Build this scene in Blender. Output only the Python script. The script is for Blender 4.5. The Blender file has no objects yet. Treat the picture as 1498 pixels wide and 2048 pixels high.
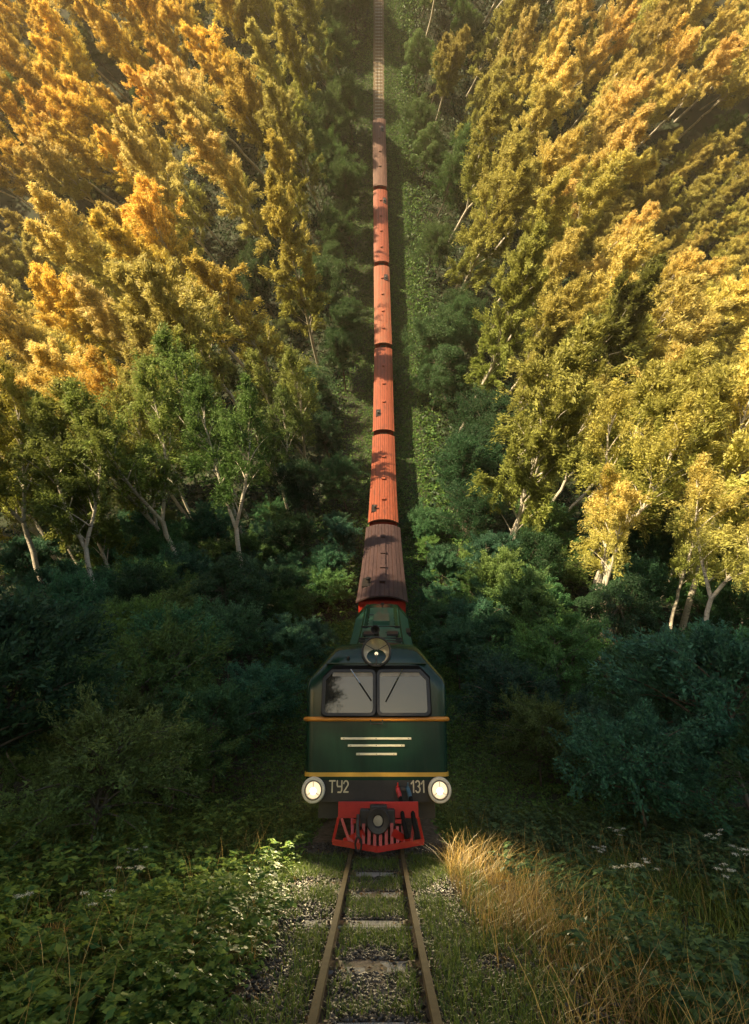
import bpy, math, random
import numpy as np
from mathutils import Matrix, Vector, Quaternion

sc = bpy.context.scene
COL = sc.collection
R = math.radians
random.seed(7)

# ------------------------------------------------------------------ camera
PITCH = 26.466
cam_d = bpy.data.cameras.new('camera')
cam = bpy.data.objects.new('camera', cam_d)
COL.objects.link(cam)
cam.location = (0, 0, 1.5)
cam.rotation_euler = (R(90 + PITCH), 0, 0)
cam_d.sensor_fit = 'VERTICAL'
cam_d.sensor_height = 24.0
cam_d.sensor_width = 24.0
cam_d.lens = 930.0 / 2048.0 * 24.0
cam_d.clip_start = 0.05
cam_d.clip_end = 2000
sc.camera = cam

# ------------------------------------------------------------------ sky, sun, exposure
SUN_TO = Vector((-0.60, -0.69, 0.40)).normalized()          # direction towards the sun
el = math.asin(SUN_TO.z)
world = bpy.data.worlds.new('World')
sc.world = world
world.use_nodes = True
nt = world.node_tree
nt.nodes.clear()
wo = nt.nodes.new('ShaderNodeOutputWorld')
bg = nt.nodes.new('ShaderNodeBackground')
sky = nt.nodes.new('ShaderNodeTexSky')
sky.sky_type = 'NISHITA'
sky.sun_disc = False
sky.sun_elevation = el
sky.sun_rotation = math.atan2(SUN_TO.x, SUN_TO.y)
sky.air_density = 1.2
sky.dust_density = 1.0
sky.ozone_density = 1.0
bg.inputs[1].default_value = 0.068
nt.links.new(sky.outputs[0], bg.inputs[0])
nt.links.new(bg.outputs[0], wo.inputs[0])
sun_d = bpy.data.lights.new('sun', 'SUN')
sun_d.energy = 5.0
sun_d.angle = R(0.6)
sun_d.color = (1.0, 0.78, 0.45)
sun = bpy.data.objects.new('sun', sun_d)
COL.objects.link(sun)
sun.rotation_euler = (-SUN_TO).to_track_quat('-Z', 'Y').to_euler()
sun.location = (-60, -30, 60)
sc.view_settings.view_transform = 'Standard'
sc.view_settings.look = 'None'
sc.view_settings.exposure = 1.5
sc.view_settings.gamma = 1.0
sc.view_settings.use_curve_mapping = False
sc.cycles.max_bounces = 5
sc.cycles.diffuse_bounces = 2
sc.cycles.glossy_bounces = 3
sc.cycles.transmission_bounces = 3
sc.cycles.transparent_max_bounces = 4

# ------------------------------------------------------------------ the bent land: the ground rolls up like a wave
KN = [9., 18, 30, 40, 50, 60, 70, 80, 90, 100, 110, 130, 170]
PHI = np.radians([0, 20.93, 37.98, 47.96, 57.62, 67.19, 75.57, 81.69, 86.3, 89.85, 92.47, 96.3, 104.39])
SS = np.arange(-120, 330, .25)
PP = np.interp(SS, KN, PHI)
PP = np.convolve(np.pad(PP, 20, mode='edge'), np.ones(41) / 41, 'valid')
YY = np.concatenate([[0], np.cumsum(np.cos(PP))[:-1] * .25])
ZZ = np.concatenate([[0], np.cumsum(np.sin(PP))[:-1] * .25])
_i0 = int(np.searchsorted(SS, 0))
YY -= YY[_i0]
ZZ -= ZZ[_i0]
XO = np.interp(SS, [8, 18, 26, 41, 61, 81, 101, 121, 140, 180, 330], [.0, .2, .38, .7, 1.05, 1.25, 1.15, 1.03, .88, .95, 1.0])
XO = np.convolve(np.pad(XO, 20, mode='edge'), np.ones(41) / 41, 'valid')


def bend(P):
    """(x across the track, s along the track, h above the rails) -> world"""
    P = np.asarray(P, float).reshape(-1, 3)
    x, s, h = P[:, 0], P[:, 1], P[:, 2]
    p = np.interp(s, SS, PP)
    return np.stack([x + np.interp(s, SS, XO), np.interp(s, SS, YY) - h * np.sin(p), np.interp(s, SS, ZZ) + h * np.cos(p)], 1)


def sstep(a, b, x):
    t = np.clip((x - a) / (b - a), 0, 1)
    return t * t * (3 - 2 * t)


def vnoise(x, y, seed=0):
    def hsh(i, j):
        v = np.sin(i * 127.1 + j * 311.7 + seed * 74.7) * 43758.5453
        return v - np.floor(v)
    xi, yi = np.floor(x), np.floor(y)
    u, v = x - xi, y - yi
    u, v = u * u * (3 - 2 * u), v * v * (3 - 2 * v)
    return (hsh(xi, yi) * (1 - u) + hsh(xi + 1, yi) * u) * (1 - v) + (hsh(xi, yi + 1) * (1 - u) + hsh(xi + 1, yi + 1) * u) * v


def ground_h(x, s):
    x = np.asarray(x, float)
    s = np.asarray(s, float)
    a = np.abs(x)
    h = -0.17 - 0.28 * sstep(1.0, 3.2, a)
    h = h + (vnoise(x * .9, s * .9, 1) - .5) * .12 * sstep(.9, 2.5, a) + (vnoise(x * .16, s * .16, 2) - .5) * 1.6 * sstep(8, 22, a)
    u = np.maximum(a - 5, 0)
    h = h - np.where(u < 14, .0085 * u * u, 1.666 + .20 * np.minimum(u - 14, 30)) * sstep(22, 52, s)      # the land falls away from the embankment
    return h


def base_at(x, s):
    return Vector(bend([[x, s, float(ground_h(x, s))]])[0])


def normal_at(x, s):
    e = .5
    P = np.array([[x - e, s, float(ground_h(x - e, s))], [x + e, s, float(ground_h(x + e, s))],
                  [x, s - e, float(ground_h(x, s - e))], [x, s + e, float(ground_h(x, s + e))]])
    Q = bend(P)
    return Vector(np.cross(Q[1] - Q[0], Q[3] - Q[2])).normalized()


_th = R(PITCH)


def project(P):
    """photo coordinates of a world point (used only to leave out what the photo cannot show)"""
    X, Y, Z = P[0], P[1], P[2] - 1.5
    D = Y * math.cos(_th) + Z * math.sin(_th)
    V = Z * math.cos(_th) - Y * math.sin(_th)
    if D < .1:
        return None
    return 749 + 930 * X / D, 1024 - 930 * V / D, D


# ------------------------------------------------------------------ materials
MAT = {}


def new_mat(name):
    m = bpy.data.materials.new(name)
    m.use_nodes = True
    n = m.node_tree
    n.nodes.clear()
    out = n.nodes.new('ShaderNodeOutputMaterial')
    MAT[name] = m
    return m, n, out


def paint(name, c1, c2=None, rough=.5, scale=4., metal=0., coat=0., bump=0., detail=6., stretch=(1, 1, 1), emit=None, spec=.5, contrast=(.35, .65), wear=None):
    m, n, out = new_mat(name)
    b = n.nodes.new('ShaderNodeBsdfPrincipled')
    n.links.new(b.outputs[0], out.inputs[0])
    b.inputs['Roughness'].default_value = rough
    b.inputs['Metallic'].default_value = metal
    b.inputs['Coat Weight'].default_value = coat
    b.inputs['Coat Roughness'].default_value = .12
    b.inputs['Specular IOR Level'].default_value = spec
    b.inputs['Base Color'].default_value = (*c1, 1)
    if c2 is not None or bump:
        tc = n.nodes.new('ShaderNodeTexCoord')
        mp = n.nodes.new('ShaderNodeMapping')
        mp.inputs['Scale'].default_value = stretch
        n.links.new(tc.outputs['Object'], mp.inputs[0])
        nz = n.nodes.new('ShaderNodeTexNoise')
        nz.inputs['Scale'].default_value = scale
        nz.inputs['Detail'].default_value = detail
        nz.inputs['Roughness'].default_value = .65
        n.links.new(mp.outputs[0], nz.inputs[0])
        if c2 is not None:
            rp = n.nodes.new('ShaderNodeValToRGB')
            rp.color_ramp.elements[0].position = contrast[0]
            rp.color_ramp.elements[1].position = contrast[1]
            rp.color_ramp.elements[0].color = (*c1, 1)
            rp.color_ramp.elements[1].color = (*c2, 1)
            n.links.new(nz.outputs[0], rp.inputs[0])
            last = rp.outputs[0]
            if wear:
                n2 = n.nodes.new('ShaderNodeTexNoise')
                n2.inputs['Scale'].default_value = scale * .45
                n2.inputs['Detail'].default_value = 9
                n2.inputs['Roughness'].default_value = .75
                n.links.new(mp.outputs[0], n2.inputs[0])
                r2 = n.nodes.new('ShaderNodeValToRGB')
                r2.color_ramp.elements[0].position = wear[1]
                r2.color_ramp.elements[1].position = wear[2]
                n.links.new(n2.outputs[0], r2.inputs[0])
                mx = n.nodes.new('ShaderNodeMix')
                mx.data_type = 'RGBA'
                n.links.new(r2.outputs[0], mx.inputs[0])
                n.links.new(last, mx.inputs[6])
                mx.inputs[7].default_value = (*wear[0], 1)
                last = mx.outputs[2]
            n.links.new(last, b.inputs['Base Color'])
        if bump:
            bp = n.nodes.new('ShaderNodeBump')
            bp.inputs['Strength'].default_value = bump
            bp.inputs['Distance'].default_value = .02
            n.links.new(nz.outputs[0], bp.inputs['Height'])
            n.links.new(bp.outputs[0], b.inputs['Normal'])
    if emit:
        b.inputs['Emission Color'].default_value = (*emit[0], 1)
        b.inputs['Emission Strength'].default_value = emit[1]
    return m


def leaf_mat(name, c1=None, c2=None, transl=.35, use_obj=False, lo=.6, hi=1.35):
    """each leaf (mesh island) gets its own shade between c1 and c2; with use_obj the tree's own leaf colour is the base"""
    m, n, out = new_mat(name)
    g = n.nodes.new('ShaderNodeNewGeometry')
    mx = n.nodes.new('ShaderNodeMix')
    mx.data_type = 'RGBA'
    n.links.new(g.outputs['Random Per Island'], mx.inputs[0])
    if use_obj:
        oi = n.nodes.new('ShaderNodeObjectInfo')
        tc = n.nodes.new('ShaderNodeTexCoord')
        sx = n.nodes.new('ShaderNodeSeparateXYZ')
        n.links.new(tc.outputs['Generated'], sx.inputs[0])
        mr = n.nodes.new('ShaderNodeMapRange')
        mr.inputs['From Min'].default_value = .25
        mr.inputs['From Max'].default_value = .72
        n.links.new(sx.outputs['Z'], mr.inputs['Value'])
        low_tint = n.nodes.new('ShaderNodeMix')
        low_tint.data_type = 'RGBA'
        low_tint.blend_type = 'MULTIPLY'
        low_tint.inputs[0].default_value = 1
        n.links.new(oi.outputs['Color'], low_tint.inputs[6])
        low_tint.inputs[7].default_value = (.74, .88, .8, 1)  # lower leaves of each crown multiplied darker and greener
        height_mix = n.nodes.new('ShaderNodeMix')
        height_mix.data_type = 'RGBA'
        n.links.new(mr.outputs[0], height_mix.inputs[0])
        n.links.new(low_tint.outputs[2], height_mix.inputs[6])
        n.links.new(oi.outputs['Color'], height_mix.inputs[7])
        for idx, k in ((6, lo), (7, hi)):
            mu = n.nodes.new('ShaderNodeMix')
            mu.data_type = 'RGBA'
            mu.blend_type = 'MULTIPLY'
            mu.inputs[0].default_value = 1
            n.links.new(height_mix.outputs[2], mu.inputs[6])
            mu.inputs[7].default_value = (k, k * (.97 if idx == 6 else 1.0), k * (1.0 if idx == 6 else .85), 1)
            n.links.new(mu.outputs[2], mx.inputs[idx])
    else:
        mx.inputs[6].default_value = (*c1, 1)
        mx.inputs[7].default_value = (*c2, 1)
    d = n.nodes.new('ShaderNodeBsdfPrincipled')
    d.inputs['Roughness'].default_value = .55
    d.inputs['Specular IOR Level'].default_value = .3
    t = n.nodes.new('ShaderNodeBsdfTranslucent')
    ms = n.nodes.new('ShaderNodeMixShader')
    ms.inputs[0].default_value = transl
    n.links.new(mx.outputs[2], d.inputs['Base Color'])
    n.links.new(mx.outputs[2], t.inputs['Color'])
    n.links.new(d.outputs[0], ms.inputs[1])
    n.links.new(t.outputs[0], ms.inputs[2])
    n.links.new(ms.outputs[0], out.inputs[0])
    return m


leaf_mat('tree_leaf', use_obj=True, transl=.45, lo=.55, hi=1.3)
leaf_mat('grass_green', (.05, .11, .025), (.22, .28, .05), .4)
leaf_mat('grass_far', (.04, .13, .032), (.15, .25, .05), .35)
leaf_mat('grass_dry', (.14, .085, .03), (.66, .47, .15), .35)
leaf_mat('weed', (.05, .14, .04), (.27, .36, .07), .4)
leaf_mat('weed_dark', (.04, .10, .05), (.13, .22, .08), .35)
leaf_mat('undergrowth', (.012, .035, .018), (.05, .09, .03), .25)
leaf_mat('stone_mix', (.025, .021, .017), (.135, .115, .092), 0.0)
leaf_mat('litter', (.10, .055, .025), (.30, .17, .06), .1)
leaf_mat('petal', (.60, .60, .50), (.80, .80, .70), .3)
paint('birch_bark', (.44, .40, .34), (.64, .59, .51), .75, 3., stretch=(1, 1, 5), wear=((.05, .045, .04), .56, .62))
paint('grey_bark', (.07, .06, .045), (.15, .13, .10), .85, 6., bump=.5)
paint('soil', (.012, .016, .008), (.028, .027, .015), .95, 1.2, bump=.6, wear=((.018, .032, .012), .45, .6))
paint('ballast', (.095, .07, .05), (.22, .165, .12), .95, 14., bump=.8, wear=((.05, .055, .02), .5, .66))
paint('wood_grey', (.20, .19, .175), (.34, .33, .31), .85, 5., bump=.5, stretch=(1, 9, 9), wear=((.07, .06, .05), .52, .7))
paint('rail_side', (.09, .055, .03), (.16, .10, .05), .75, 9., bump=.3)
paint('rail_head', (.115, .090, .046), (.080, .060, .032), .8, 9., metal=.0, spec=.04)
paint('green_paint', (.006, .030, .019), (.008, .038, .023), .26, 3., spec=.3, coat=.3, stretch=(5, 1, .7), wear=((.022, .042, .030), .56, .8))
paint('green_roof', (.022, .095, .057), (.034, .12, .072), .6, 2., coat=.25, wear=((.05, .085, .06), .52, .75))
paint('black_paint', (.012, .011, .012), (.024, .02, .02), .5, 5., coat=.1)
paint('black_rubber', (.006, .006, .006), (.010, .010, .010), .8, 8., spec=.12)
paint('steel_dark', (.03, .028, .027), (.07, .06, .055), .5, 8., metal=.3)
paint('orange_trim', (.60, .22, .02), (.70, .28, .03), .4, 5., coat=.3, wear=((.30, .12, .02), .6, .7))
paint('yellow_trim', (.62, .34, .04), (.70, .40, .06), .45, 5., wear=((.35, .2, .03), .6, .75))
paint('cream_paint', (.72, .66, .46), (.80, .75, .56), .4, 12.)
paint('letter_paint', (.55, .46, .30), (.66, .58, .40), .5, 18., wear=((.15, .12, .09), .6, .7))
paint('lamp_ring', (.62, .56, .44), (.78, .72, .60), .45, 20., wear=((.25, .2, .13), .58, .68))
paint('red_paint', (.36, .008, .008), (.46, .014, .012), .42, 6., coat=.2, wear=((.16, .015, .012), .58, .75))
paint('blue_paint', (.03, .08, .12), (.04, .10, .15), .4, 6.)
paint('lens_grey', (.30, .27, .22), (.45, .41, .34), .3, 12., metal=.4)
paint('chrome', (.75, .72, .66), None, .12, metal=1.)
paint('reflector', (.62, .55, .42), (.75, .68, .55), .28, 14., metal=.55)
paint('lamp_glow', (1, .9, .7), None, .3, emit=((1.0, .80, .48), .32))
paint('lamp_hot', (1, .9, .7), None, .3, emit=((1.0, .90, .66), 2.2))
paint('curtain', (.30, .26, .21), (.42, .37, .30), .9, 8.)
paint('wagon_glass', (.01, .012, .014), None, .08, spec=.8)
paint('roof_dark', (.040, .016, .012), (.07, .03, .022), .8, 3.)
STR = (7, 1, 1)
paint('roof_orange', (.20, .048, .024), (.255, .068, .034), .55, 2.2, stretch=(3, .5, .5), wear=((.085, .034, .024), .52, .70))
paint('roof_orange_worn', (.24, .06, .03), (.29, .092, .048), .6, 2.2, stretch=(3, .4, .4), wear=((.19, .10, .068), .46, .7))
paint('roof_brown', (.036, .019, .021), (.066, .036, .037), .65, 2.4, stretch=(3, .5, .5), wear=((.038, .022, .024), .46, .72))
paint('roof_old', (.085, .042, .036), (.15, .078, .058), .7, 3., stretch=(3, .3, .3), wear=((.30, .21, .155), .60, .74))
paint('wall_red', (.36, .022, .012), (.45, .035, .018), .5, 4., wear=((.2, .02, .012), .55, .75))
paint('wall_brown', (.22, .03, .02), (.28, .045, .028), .55, 4.)

# cab glass: mirror-like against the dark cab
m, n, out = new_mat('cab_glass')
b = n.nodes.new('ShaderNodeBsdfPrincipled')
b.inputs['Base Color'].default_value = (.03, .027, .024, 1)
b.inputs['Roughness'].default_value = .03
b.inputs['IOR'].default_value = 2.1
b.inputs['Specular Tint'].default_value = (1.0, .80, .60, 1)  # warm tint stands in for a warm sky in the reflection
n.links.new(b.outputs[0], out.inputs[0])
m, n, out = new_mat('lamp_glass')
b = n.nodes.new('ShaderNodeBsdfPrincipled')
b.inputs['Base Color'].default_value = (.16, .12, .07, 1)
b.inputs['Roughness'].default_value = .08
b.inputs['IOR'].default_value = 2.0
n.links.new(b.outputs[0], out.inputs[0])


# ------------------------------------------------------------------ mesh helpers
def link(o, parent=None):
    COL.objects.link(o)
    if parent is not None:
        o.parent = parent
    return o


def np_mesh(name, V, quads=None, tris=None, mat=None, smooth=False, sharp=None):
    V = np.asarray(V, np.float32).reshape(-1, 3)
    loops, starts, tot = [], [], 0
    if quads is not None and len(quads):
        q = np.asarray(quads, np.int32).reshape(-1, 4)
        loops.append(q.ravel())
        starts.append(np.arange(len(q)) * 4)
        tot = len(q) * 4
    if tris is not None and len(tris):
        t = np.asarray(tris, np.int32).reshape(-1, 3)
        loops.append(t.ravel())
        starts.append(tot + np.arange(len(t)) * 3)
    loops = np.concatenate(loops)
    starts = np.concatenate(starts).astype(np.int32)
    me = bpy.data.meshes.new(name)
    me.vertices.add(len(V))
    me.vertices.foreach_set('co', V.ravel())
    me.loops.add(len(loops))
    me.loops.foreach_set('vertex_index', loops)
    me.polygons.add(len(starts))
    me.polygons.foreach_set('loop_start', starts)
    if smooth:
        me.polygons.foreach_set('use_smooth', np.ones(len(starts), bool))
    me.update(calc_edges=True)
    me.validate()
    if smooth and sharp:
        me.set_sharp_from_angle(angle=R(sharp))
    if mat:
        me.materials.append(MAT[mat])
    return me


def tag(o, label=None, cat=None, group=None, kind=None):
    for k, v in (('label', label), ('category', cat), ('group', group), ('kind', kind)):
        if v:
            o[k] = v
    return o


XS = 1.0        # width factor of the vehicle being built


class MB:
    """collects faces in track coordinates (x, s, h); build() bends them onto the land"""

    def __init__(self):
        self.v, self.f = [], []

    def add(self, vs, fs):
        k = len(self.v)
        self.v += [tuple(map(float, p)) for p in vs]
        self.f += [tuple(i + k for i in q) for q in fs]
        return self

    def box(self, x0, x1, s0, s1, h0, h1, ns=1, taper=0.):
        vs, fs = [], []
        for i in range(ns + 1):
            s = s0 + (s1 - s0) * i / ns
            vs += [(x0, s, h0), (x1, s, h0), (x1 - taper, s, h1), (x0 + taper, s, h1)]
        for i in range(ns):
            a, b_ = i * 4, i * 4 + 4
            for j in range(4):
                fs.append((a + j, a + (j + 1) % 4, b_ + (j + 1) % 4, b_ + j))
        fs.append((3, 2, 1, 0))
        e = ns * 4
        fs.append((e, e + 1, e + 2, e + 3))
        return self.add(vs, fs)

    def tube(self, path, r, seg=8, cap=True):
        P = [np.array(p, float) for p in path]
        rr = r if hasattr(r, '__len__') else [r] * len(P)
        vs, fs = [], []
        up = None
        for i, p in enumerate(P):
            d = (P[min(i + 1, len(P) - 1)] - P[max(i - 1, 0)])
            d /= np.linalg.norm(d) + 1e-9
            if up is None:
                up = np.array([0, 0, 1.]) if abs(d[2]) < .9 else np.array([1., 0, 0])
            a = np.cross(d, up)
            a /= np.linalg.norm(a) + 1e-9
            b_ = np.cross(a, d)
            up = b_
            for j in range(seg):
                t = 2 * math.pi * j / seg
                vs.append(p + rr[i] * (math.cos(t) * a + math.sin(t) * b_))
        for i in range(len(P) - 1):
            for j in range(seg):
                fs.append((i * seg + j, i * seg + (j + 1) % seg, (i + 1) * seg + (j + 1) % seg, (i + 1) * seg + j))
        if cap:
            fs.append(tuple(range(seg))[::-1])
            fs.append(tuple((len(P) - 1) * seg + j for j in range(seg)))
        return self.add(vs, fs)

    def lathe(self, c, axis, prof, seg=24, close=True):
        """prof: list of (distance along axis, radius)"""
        c = np.array(c, float)
        ax = np.array(axis, float)
        ax /= np.linalg.norm(ax)
        t = np.array([0, 0, 1.]) if abs(ax[2]) < .9 else np.array([1., 0, 0])
        a = np.cross(ax, t)
        a /= np.linalg.norm(a)
        b_ = np.cross(ax, a)
        vs, fs = [], []
        for d, r in prof:
            for j in range(seg):
                w = 2 * math.pi * j / seg
                vs.append(c + ax * d + r * (math.cos(w) * a + math.sin(w) * b_))
        for i in range(len(prof) - 1):
            for j in range(seg):
                fs.append((i * seg + j, i * seg + (j + 1) % seg, (i + 1) * seg + (j + 1) % seg, (i + 1) * seg + j))
        if close:
            fs.append(tuple(range(seg))[::-1])
            fs.append(tuple((len(prof) - 1) * seg + j for j in range(seg)))
        return self.add(vs, fs)

    def loft(self, secs, cap=True):
        n_ = len(secs[0])
        vs = [p for s_ in secs for p in s_]
        fs = []
        for i in range(len(secs) - 1):
            for j in range(n_):
                fs.append((i * n_ + j, i * n_ + (j + 1) % n_, (i + 1) * n_ + (j + 1) % n_, (i + 1) * n_ + j))
        if cap:
            fs.append(tuple(range(n_))[::-1])
            fs.append(tuple((len(secs) - 1) * n_ + j for j in range(n_)))
        return self.add(vs, fs)

    def plate(self, poly, s, t):
        """polygon in (x, h) with thickness t along s (towards +s)"""
        n_ = len(poly)
        vs = [(x, s, h) for x, h in poly] + [(x, s + t, h) for x, h in poly]
        fs = [tuple(range(n_)), tuple(range(n_, 2 * n_))[::-1]]
        for j in range(n_):
            fs.append((j, j + n_, (j + 1) % n_ + n_, (j + 1) % n_))
        return self.add(vs, fs)

    def bar(self, p, q, w, d):
        """flat bar between p and q (x, s, h): w wide in the x-h plane, d deep along s"""
        p, q = np.array(p, float), np.array(q, float)
        e = q - p
        nrm = np.array([-e[2], 0, e[0]])
        nrm /= np.linalg.norm(nrm) + 1e-9
        nrm *= w / 2
        k = np.array([0, d / 2, 0])
        vs = [p - nrm - k, p + nrm - k, q + nrm - k, q - nrm - k, p - nrm + k, p + nrm + k, q + nrm + k, q - nrm + k]
        return self.add(vs, [(0, 1, 2, 3), (7, 6, 5, 4), (0, 4, 5, 1), (1, 5, 6, 2), (2, 6, 7, 3), (3, 7, 4, 0)])

    def build(self, name, mat, parent=None, smooth=True, sharp=35, bevel=0):
        P = np.array(self.v, float)
        P[:, 0] *= XS(P[:, 1]) if callable(XS) else XS
        W = bend(P)
        org = W.mean(0)
        if parent is not None:
            po = Vector((0, 0, 0))
            q = parent
            while q is not None:
                po += q.location
                q = q.parent
            org = np.array(po)
        me = bpy.data.meshes.new(name)
        me.from_pydata([tuple(p) for p in (W - org)], [], self.f)
        me.update()
        import bmesh
        bm = bmesh.new()
        bm.from_mesh(me)
        bmesh.ops.recalc_face_normals(bm, faces=bm.faces)
        bm.to_mesh(me)
        bm.free()
        if smooth:
            me.polygons.foreach_set('use_smooth', np.ones(len(me.polygons), bool))
            me.set_sharp_from_angle(angle=R(sharp))
        me.materials.append(MAT[mat])
        o = bpy.data.objects.new(name, me)
        link(o, parent)
        if parent is None:
            o.location = tuple(org)
        if bevel:
            bv = o.modifiers.new('bevel', 'BEVEL')
            bv.width = bevel
            bv.segments = 2
            bv.limit_method = 'ANGLE'
            bv.angle_limit = R(40)
            bv.harden_normals = True
        return o


def empty(name, x, s, h=0.):
    o = bpy.data.objects.new(name, None)
    o.empty_display_size = .3
    link(o)
    o.location = tuple(bend([[x, s, h]])[0])
    return o


# ------------------------------------------------------------------ ground
def axis(vals):
    return np.array(sorted(set(np.round(vals, 4))))


gx = axis(np.concatenate([np.arange(-4, 4.01, .25), np.arange(-16, 16.1, 1.), np.arange(-200, 201, 4.)]))
gs = axis(np.concatenate([np.arange(-110, 0, 4.), np.arange(0, 14, .4), np.arange(14, 60, 1.), np.arange(60, 300, 2.5)]))
GX, GS = np.meshgrid(gx, gs)
GH = ground_h(GX, GS)
V = bend(np.stack([GX.ravel(), GS.ravel(), GH.ravel()], 1))
nx, ny = len(gx), len(gs)
I = np.arange(nx * ny).reshape(ny, nx)
Q = np.stack([I[:-1, :-1].ravel(), I[:-1, 1:].ravel(), I[1:, 1:].ravel(), I[1:, :-1].ravel()], 1)
go = link(bpy.data.objects.new('ground', np_mesh('ground', V, Q, mat='soil', smooth=True)))
tag(go, 'dark forest soil under the grass and trees on both sides of the track', 'ground', kind='structure')

# ballast bed, a shallow raised strip
bp = [(-1.35, -.22), (-1.0, -.115), (-.45, -.10), (0, -.095), (.45, -.10), (1.0, -.115), (1.35, -.22)]
bs = np.concatenate([np.arange(-20, 20, .5), np.arange(20, 300, 2.)])
bv_, bf = [], []
for i, s in enumerate(bs):
    for j, (x, h) in enumerate(bp):
        bv_.append((x, s, h + .02 * math.sin(s * 3.1 + j * 2.)))
for i in range(len(bs) - 1):
    for j in range(len(bp) - 1):
        a = i * len(bp) + j
        bf.append((a, a + 1, a + 1 + len(bp), a + len(bp)))
mb = MB()
mb.add(bv_, bf)
bo = mb.build('ballast_bed', 'ballast')
tag(bo, 'grey brown ballast bed under the narrow railway track', 'ballast', kind='structure')

# ------------------------------------------------------------------ track
track = empty('railway_track', 0, 4)
tag(track, 'narrow gauge railway track with worn rails and weathered wooden sleepers', 'track', kind='structure')
GA = .38
for sg in (-1, 1):
    def rail_sec(w0, h0, h1):
        m_ = MB()
        s_ = np.concatenate([np.arange(-12, 40, 1.), np.arange(40, 290, 3.)])
        secs = [[(sg * GA - w0, s, h0), (sg * GA + w0, s, h0), (sg * GA + w0, s, h1), (sg * GA - w0, s, h1)] for s in s_]
        return m_.loft(secs)
    rail = rail_sec(.02, -.12, -.028).build('rail', 'rail_side', track)
    rail_sec(.029, -.028, 0.).build('rail_head', 'rail_head', rail, bevel=.006)
    rail_sec(.06, -.135, -.119).build('rail_foot', 'rail_side', rail)
rs = random.Random(3)
sl_s = [2.1, 3.04, 3.98, 4.92, 5.86, 6.8, 7.65, 8.5]
for s in sl_s:
    m_ = MB()
    a = rs.uniform(-.03, .03)
    m_.box(-.72, .72, s - .11, s + .11, -.2, -.084 + rs.uniform(-.006, .006))
    m_.v = [(x, q + a * x + rs.uniform(-.008, .008), h + rs.uniform(-.006, .006)) for x, q, h in m_.v]
    slp = m_.build('sleeper', 'wood_grey', track, bevel=.012)
    for sg in (-1, 1):
        p_ = MB()
        p_.box(sg * GA - .11, sg * GA + .11, s - .06, s + .06, -.10, -.07)
        for dx in (-.075, .075):
            p_.box(sg * GA + dx - .012, sg * GA + dx + .012, s - .012 + dx * .3, s + .012 + dx * .3, -.07, -.045)
        p_.build('tie_plate', 'rail_side', slp)
m_ = MB()
for k in range(160):
    s = 143 + k * .95
    m_.box(-.75, .75, s - .12, s + .12, -.2, -.075)
tag(m_.build('sleeper', 'wood_grey', track), kind='stuff', label='far sleepers behind the last wagon')

for sg in (-1, 1):      # bolted rail joint
    p_ = MB()
    for sd in (-1, 1):
        p_.box(sg * GA + sd * .03 - .01, sg * GA + sd * .03 + .01, 5.16, 5.60, -.10, -.045)
        for q in range(4):
            p_.lathe((sg * GA + sd * .04, 5.22 + q * .105, -.07), (sd, 0, 0), [(0, .016), (.014, .014)], 6)
    p_.build('fishplate', 'rail_side', track)

# ------------------------------------------------------------------ locomotive
S0 = 8.7
LL = 17.6
XS = lambda s: 1 + .09 * sstep(S0 + 3, S0 + 8, s)
loco = empty('diesel_locomotive', 0, S0 + 8)
tag(loco, 'dark green narrow gauge diesel locomotive with orange stripes and lit headlamps', 'locomotive')


def cab_poly(dside, dtop, hb, scale=1.0, n_sh=4):
    """octagonal section; returns (x, h) list, counter-clockwise"""
    half = [(1.165, hb), (1.185, 1.2), (1.205, 1.8), (1.225, 2.36), (1.215, 2.44), (1.185, 2.52), (1.0, 2.74), (.80, 2.985), (.74, 3.045), (.66, 3.075), (.33, 3.105)]
    pts = []
    for x, h in half:
        k = (h - 1.9) / 1.2 if h > 1.9 else 0
        pts.append((max(.02, (x * scale - dside)), h - dtop * max(0, k)))
    return [(x, h) for x, h in pts] + [(0, 3.11 - dtop)] + [(-x, h) for x, h in pts[::-1]]


def nose(s, r):
    return r - math.sqrt(max(0, r * r - (r - s) ** 2)) if s < r else 0.


body = MB()
secs = []
for d in [0, .006, .02, .045, .08, .12, .17, .23, .30, .38, .48, .6, .9, 1.2]:
    secs.append([(x, S0 + d, h) for x, h in cab_poly(nose(d, .16), nose(d, .46) * .85, .90)])
k = 1.7
while k < LL - .4:
    secs.append([(x, S0 + k, h) for x, h in cab_poly(0, 0, .90)])
    k += .55
for d in [.4, .25, .14, .06, .015, 0]:
    secs.append([(x, S0 + LL - d, h) for x, h in cab_poly(nose(d, .25), nose(d, .3), .90)])
body.loft(secs)
shell = body.build('body_shell', 'green_paint', loco, sharp=28)

# belt moulding and stripes follow the plan outline of the nose


def outline(hw, r, s_end, proud, n_=7):
    pts = [(-hw - proud, S0 + k_) for k_ in np.arange(s_end, r, -.6)]
    for i in range(n_ + 1):
        t = math.pi / 2 * i / n_
        pts.append((-(hw - r) - (r + proud) * math.cos(t), S0 + r - (r + proud) * math.sin(t)))
    return pts + [(-x, s) for x, s in pts[::-1]]


def band(name, mat, hw, r, h0, h1, proud, s_end=16.8, t=.012):
    o1 = outline(hw, r, s_end, proud)
    o0 = outline(hw, r, s_end, proud - t)
    m_ = MB()
    m_.loft([[(a[0], a[1], h0), (a[0], a[1], h1), (b_[0], b_[1], h1), (b_[0], b_[1], h0)] for a, b_ in zip(o1, o0)])
    return m_.build(name, mat, loco)


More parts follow.
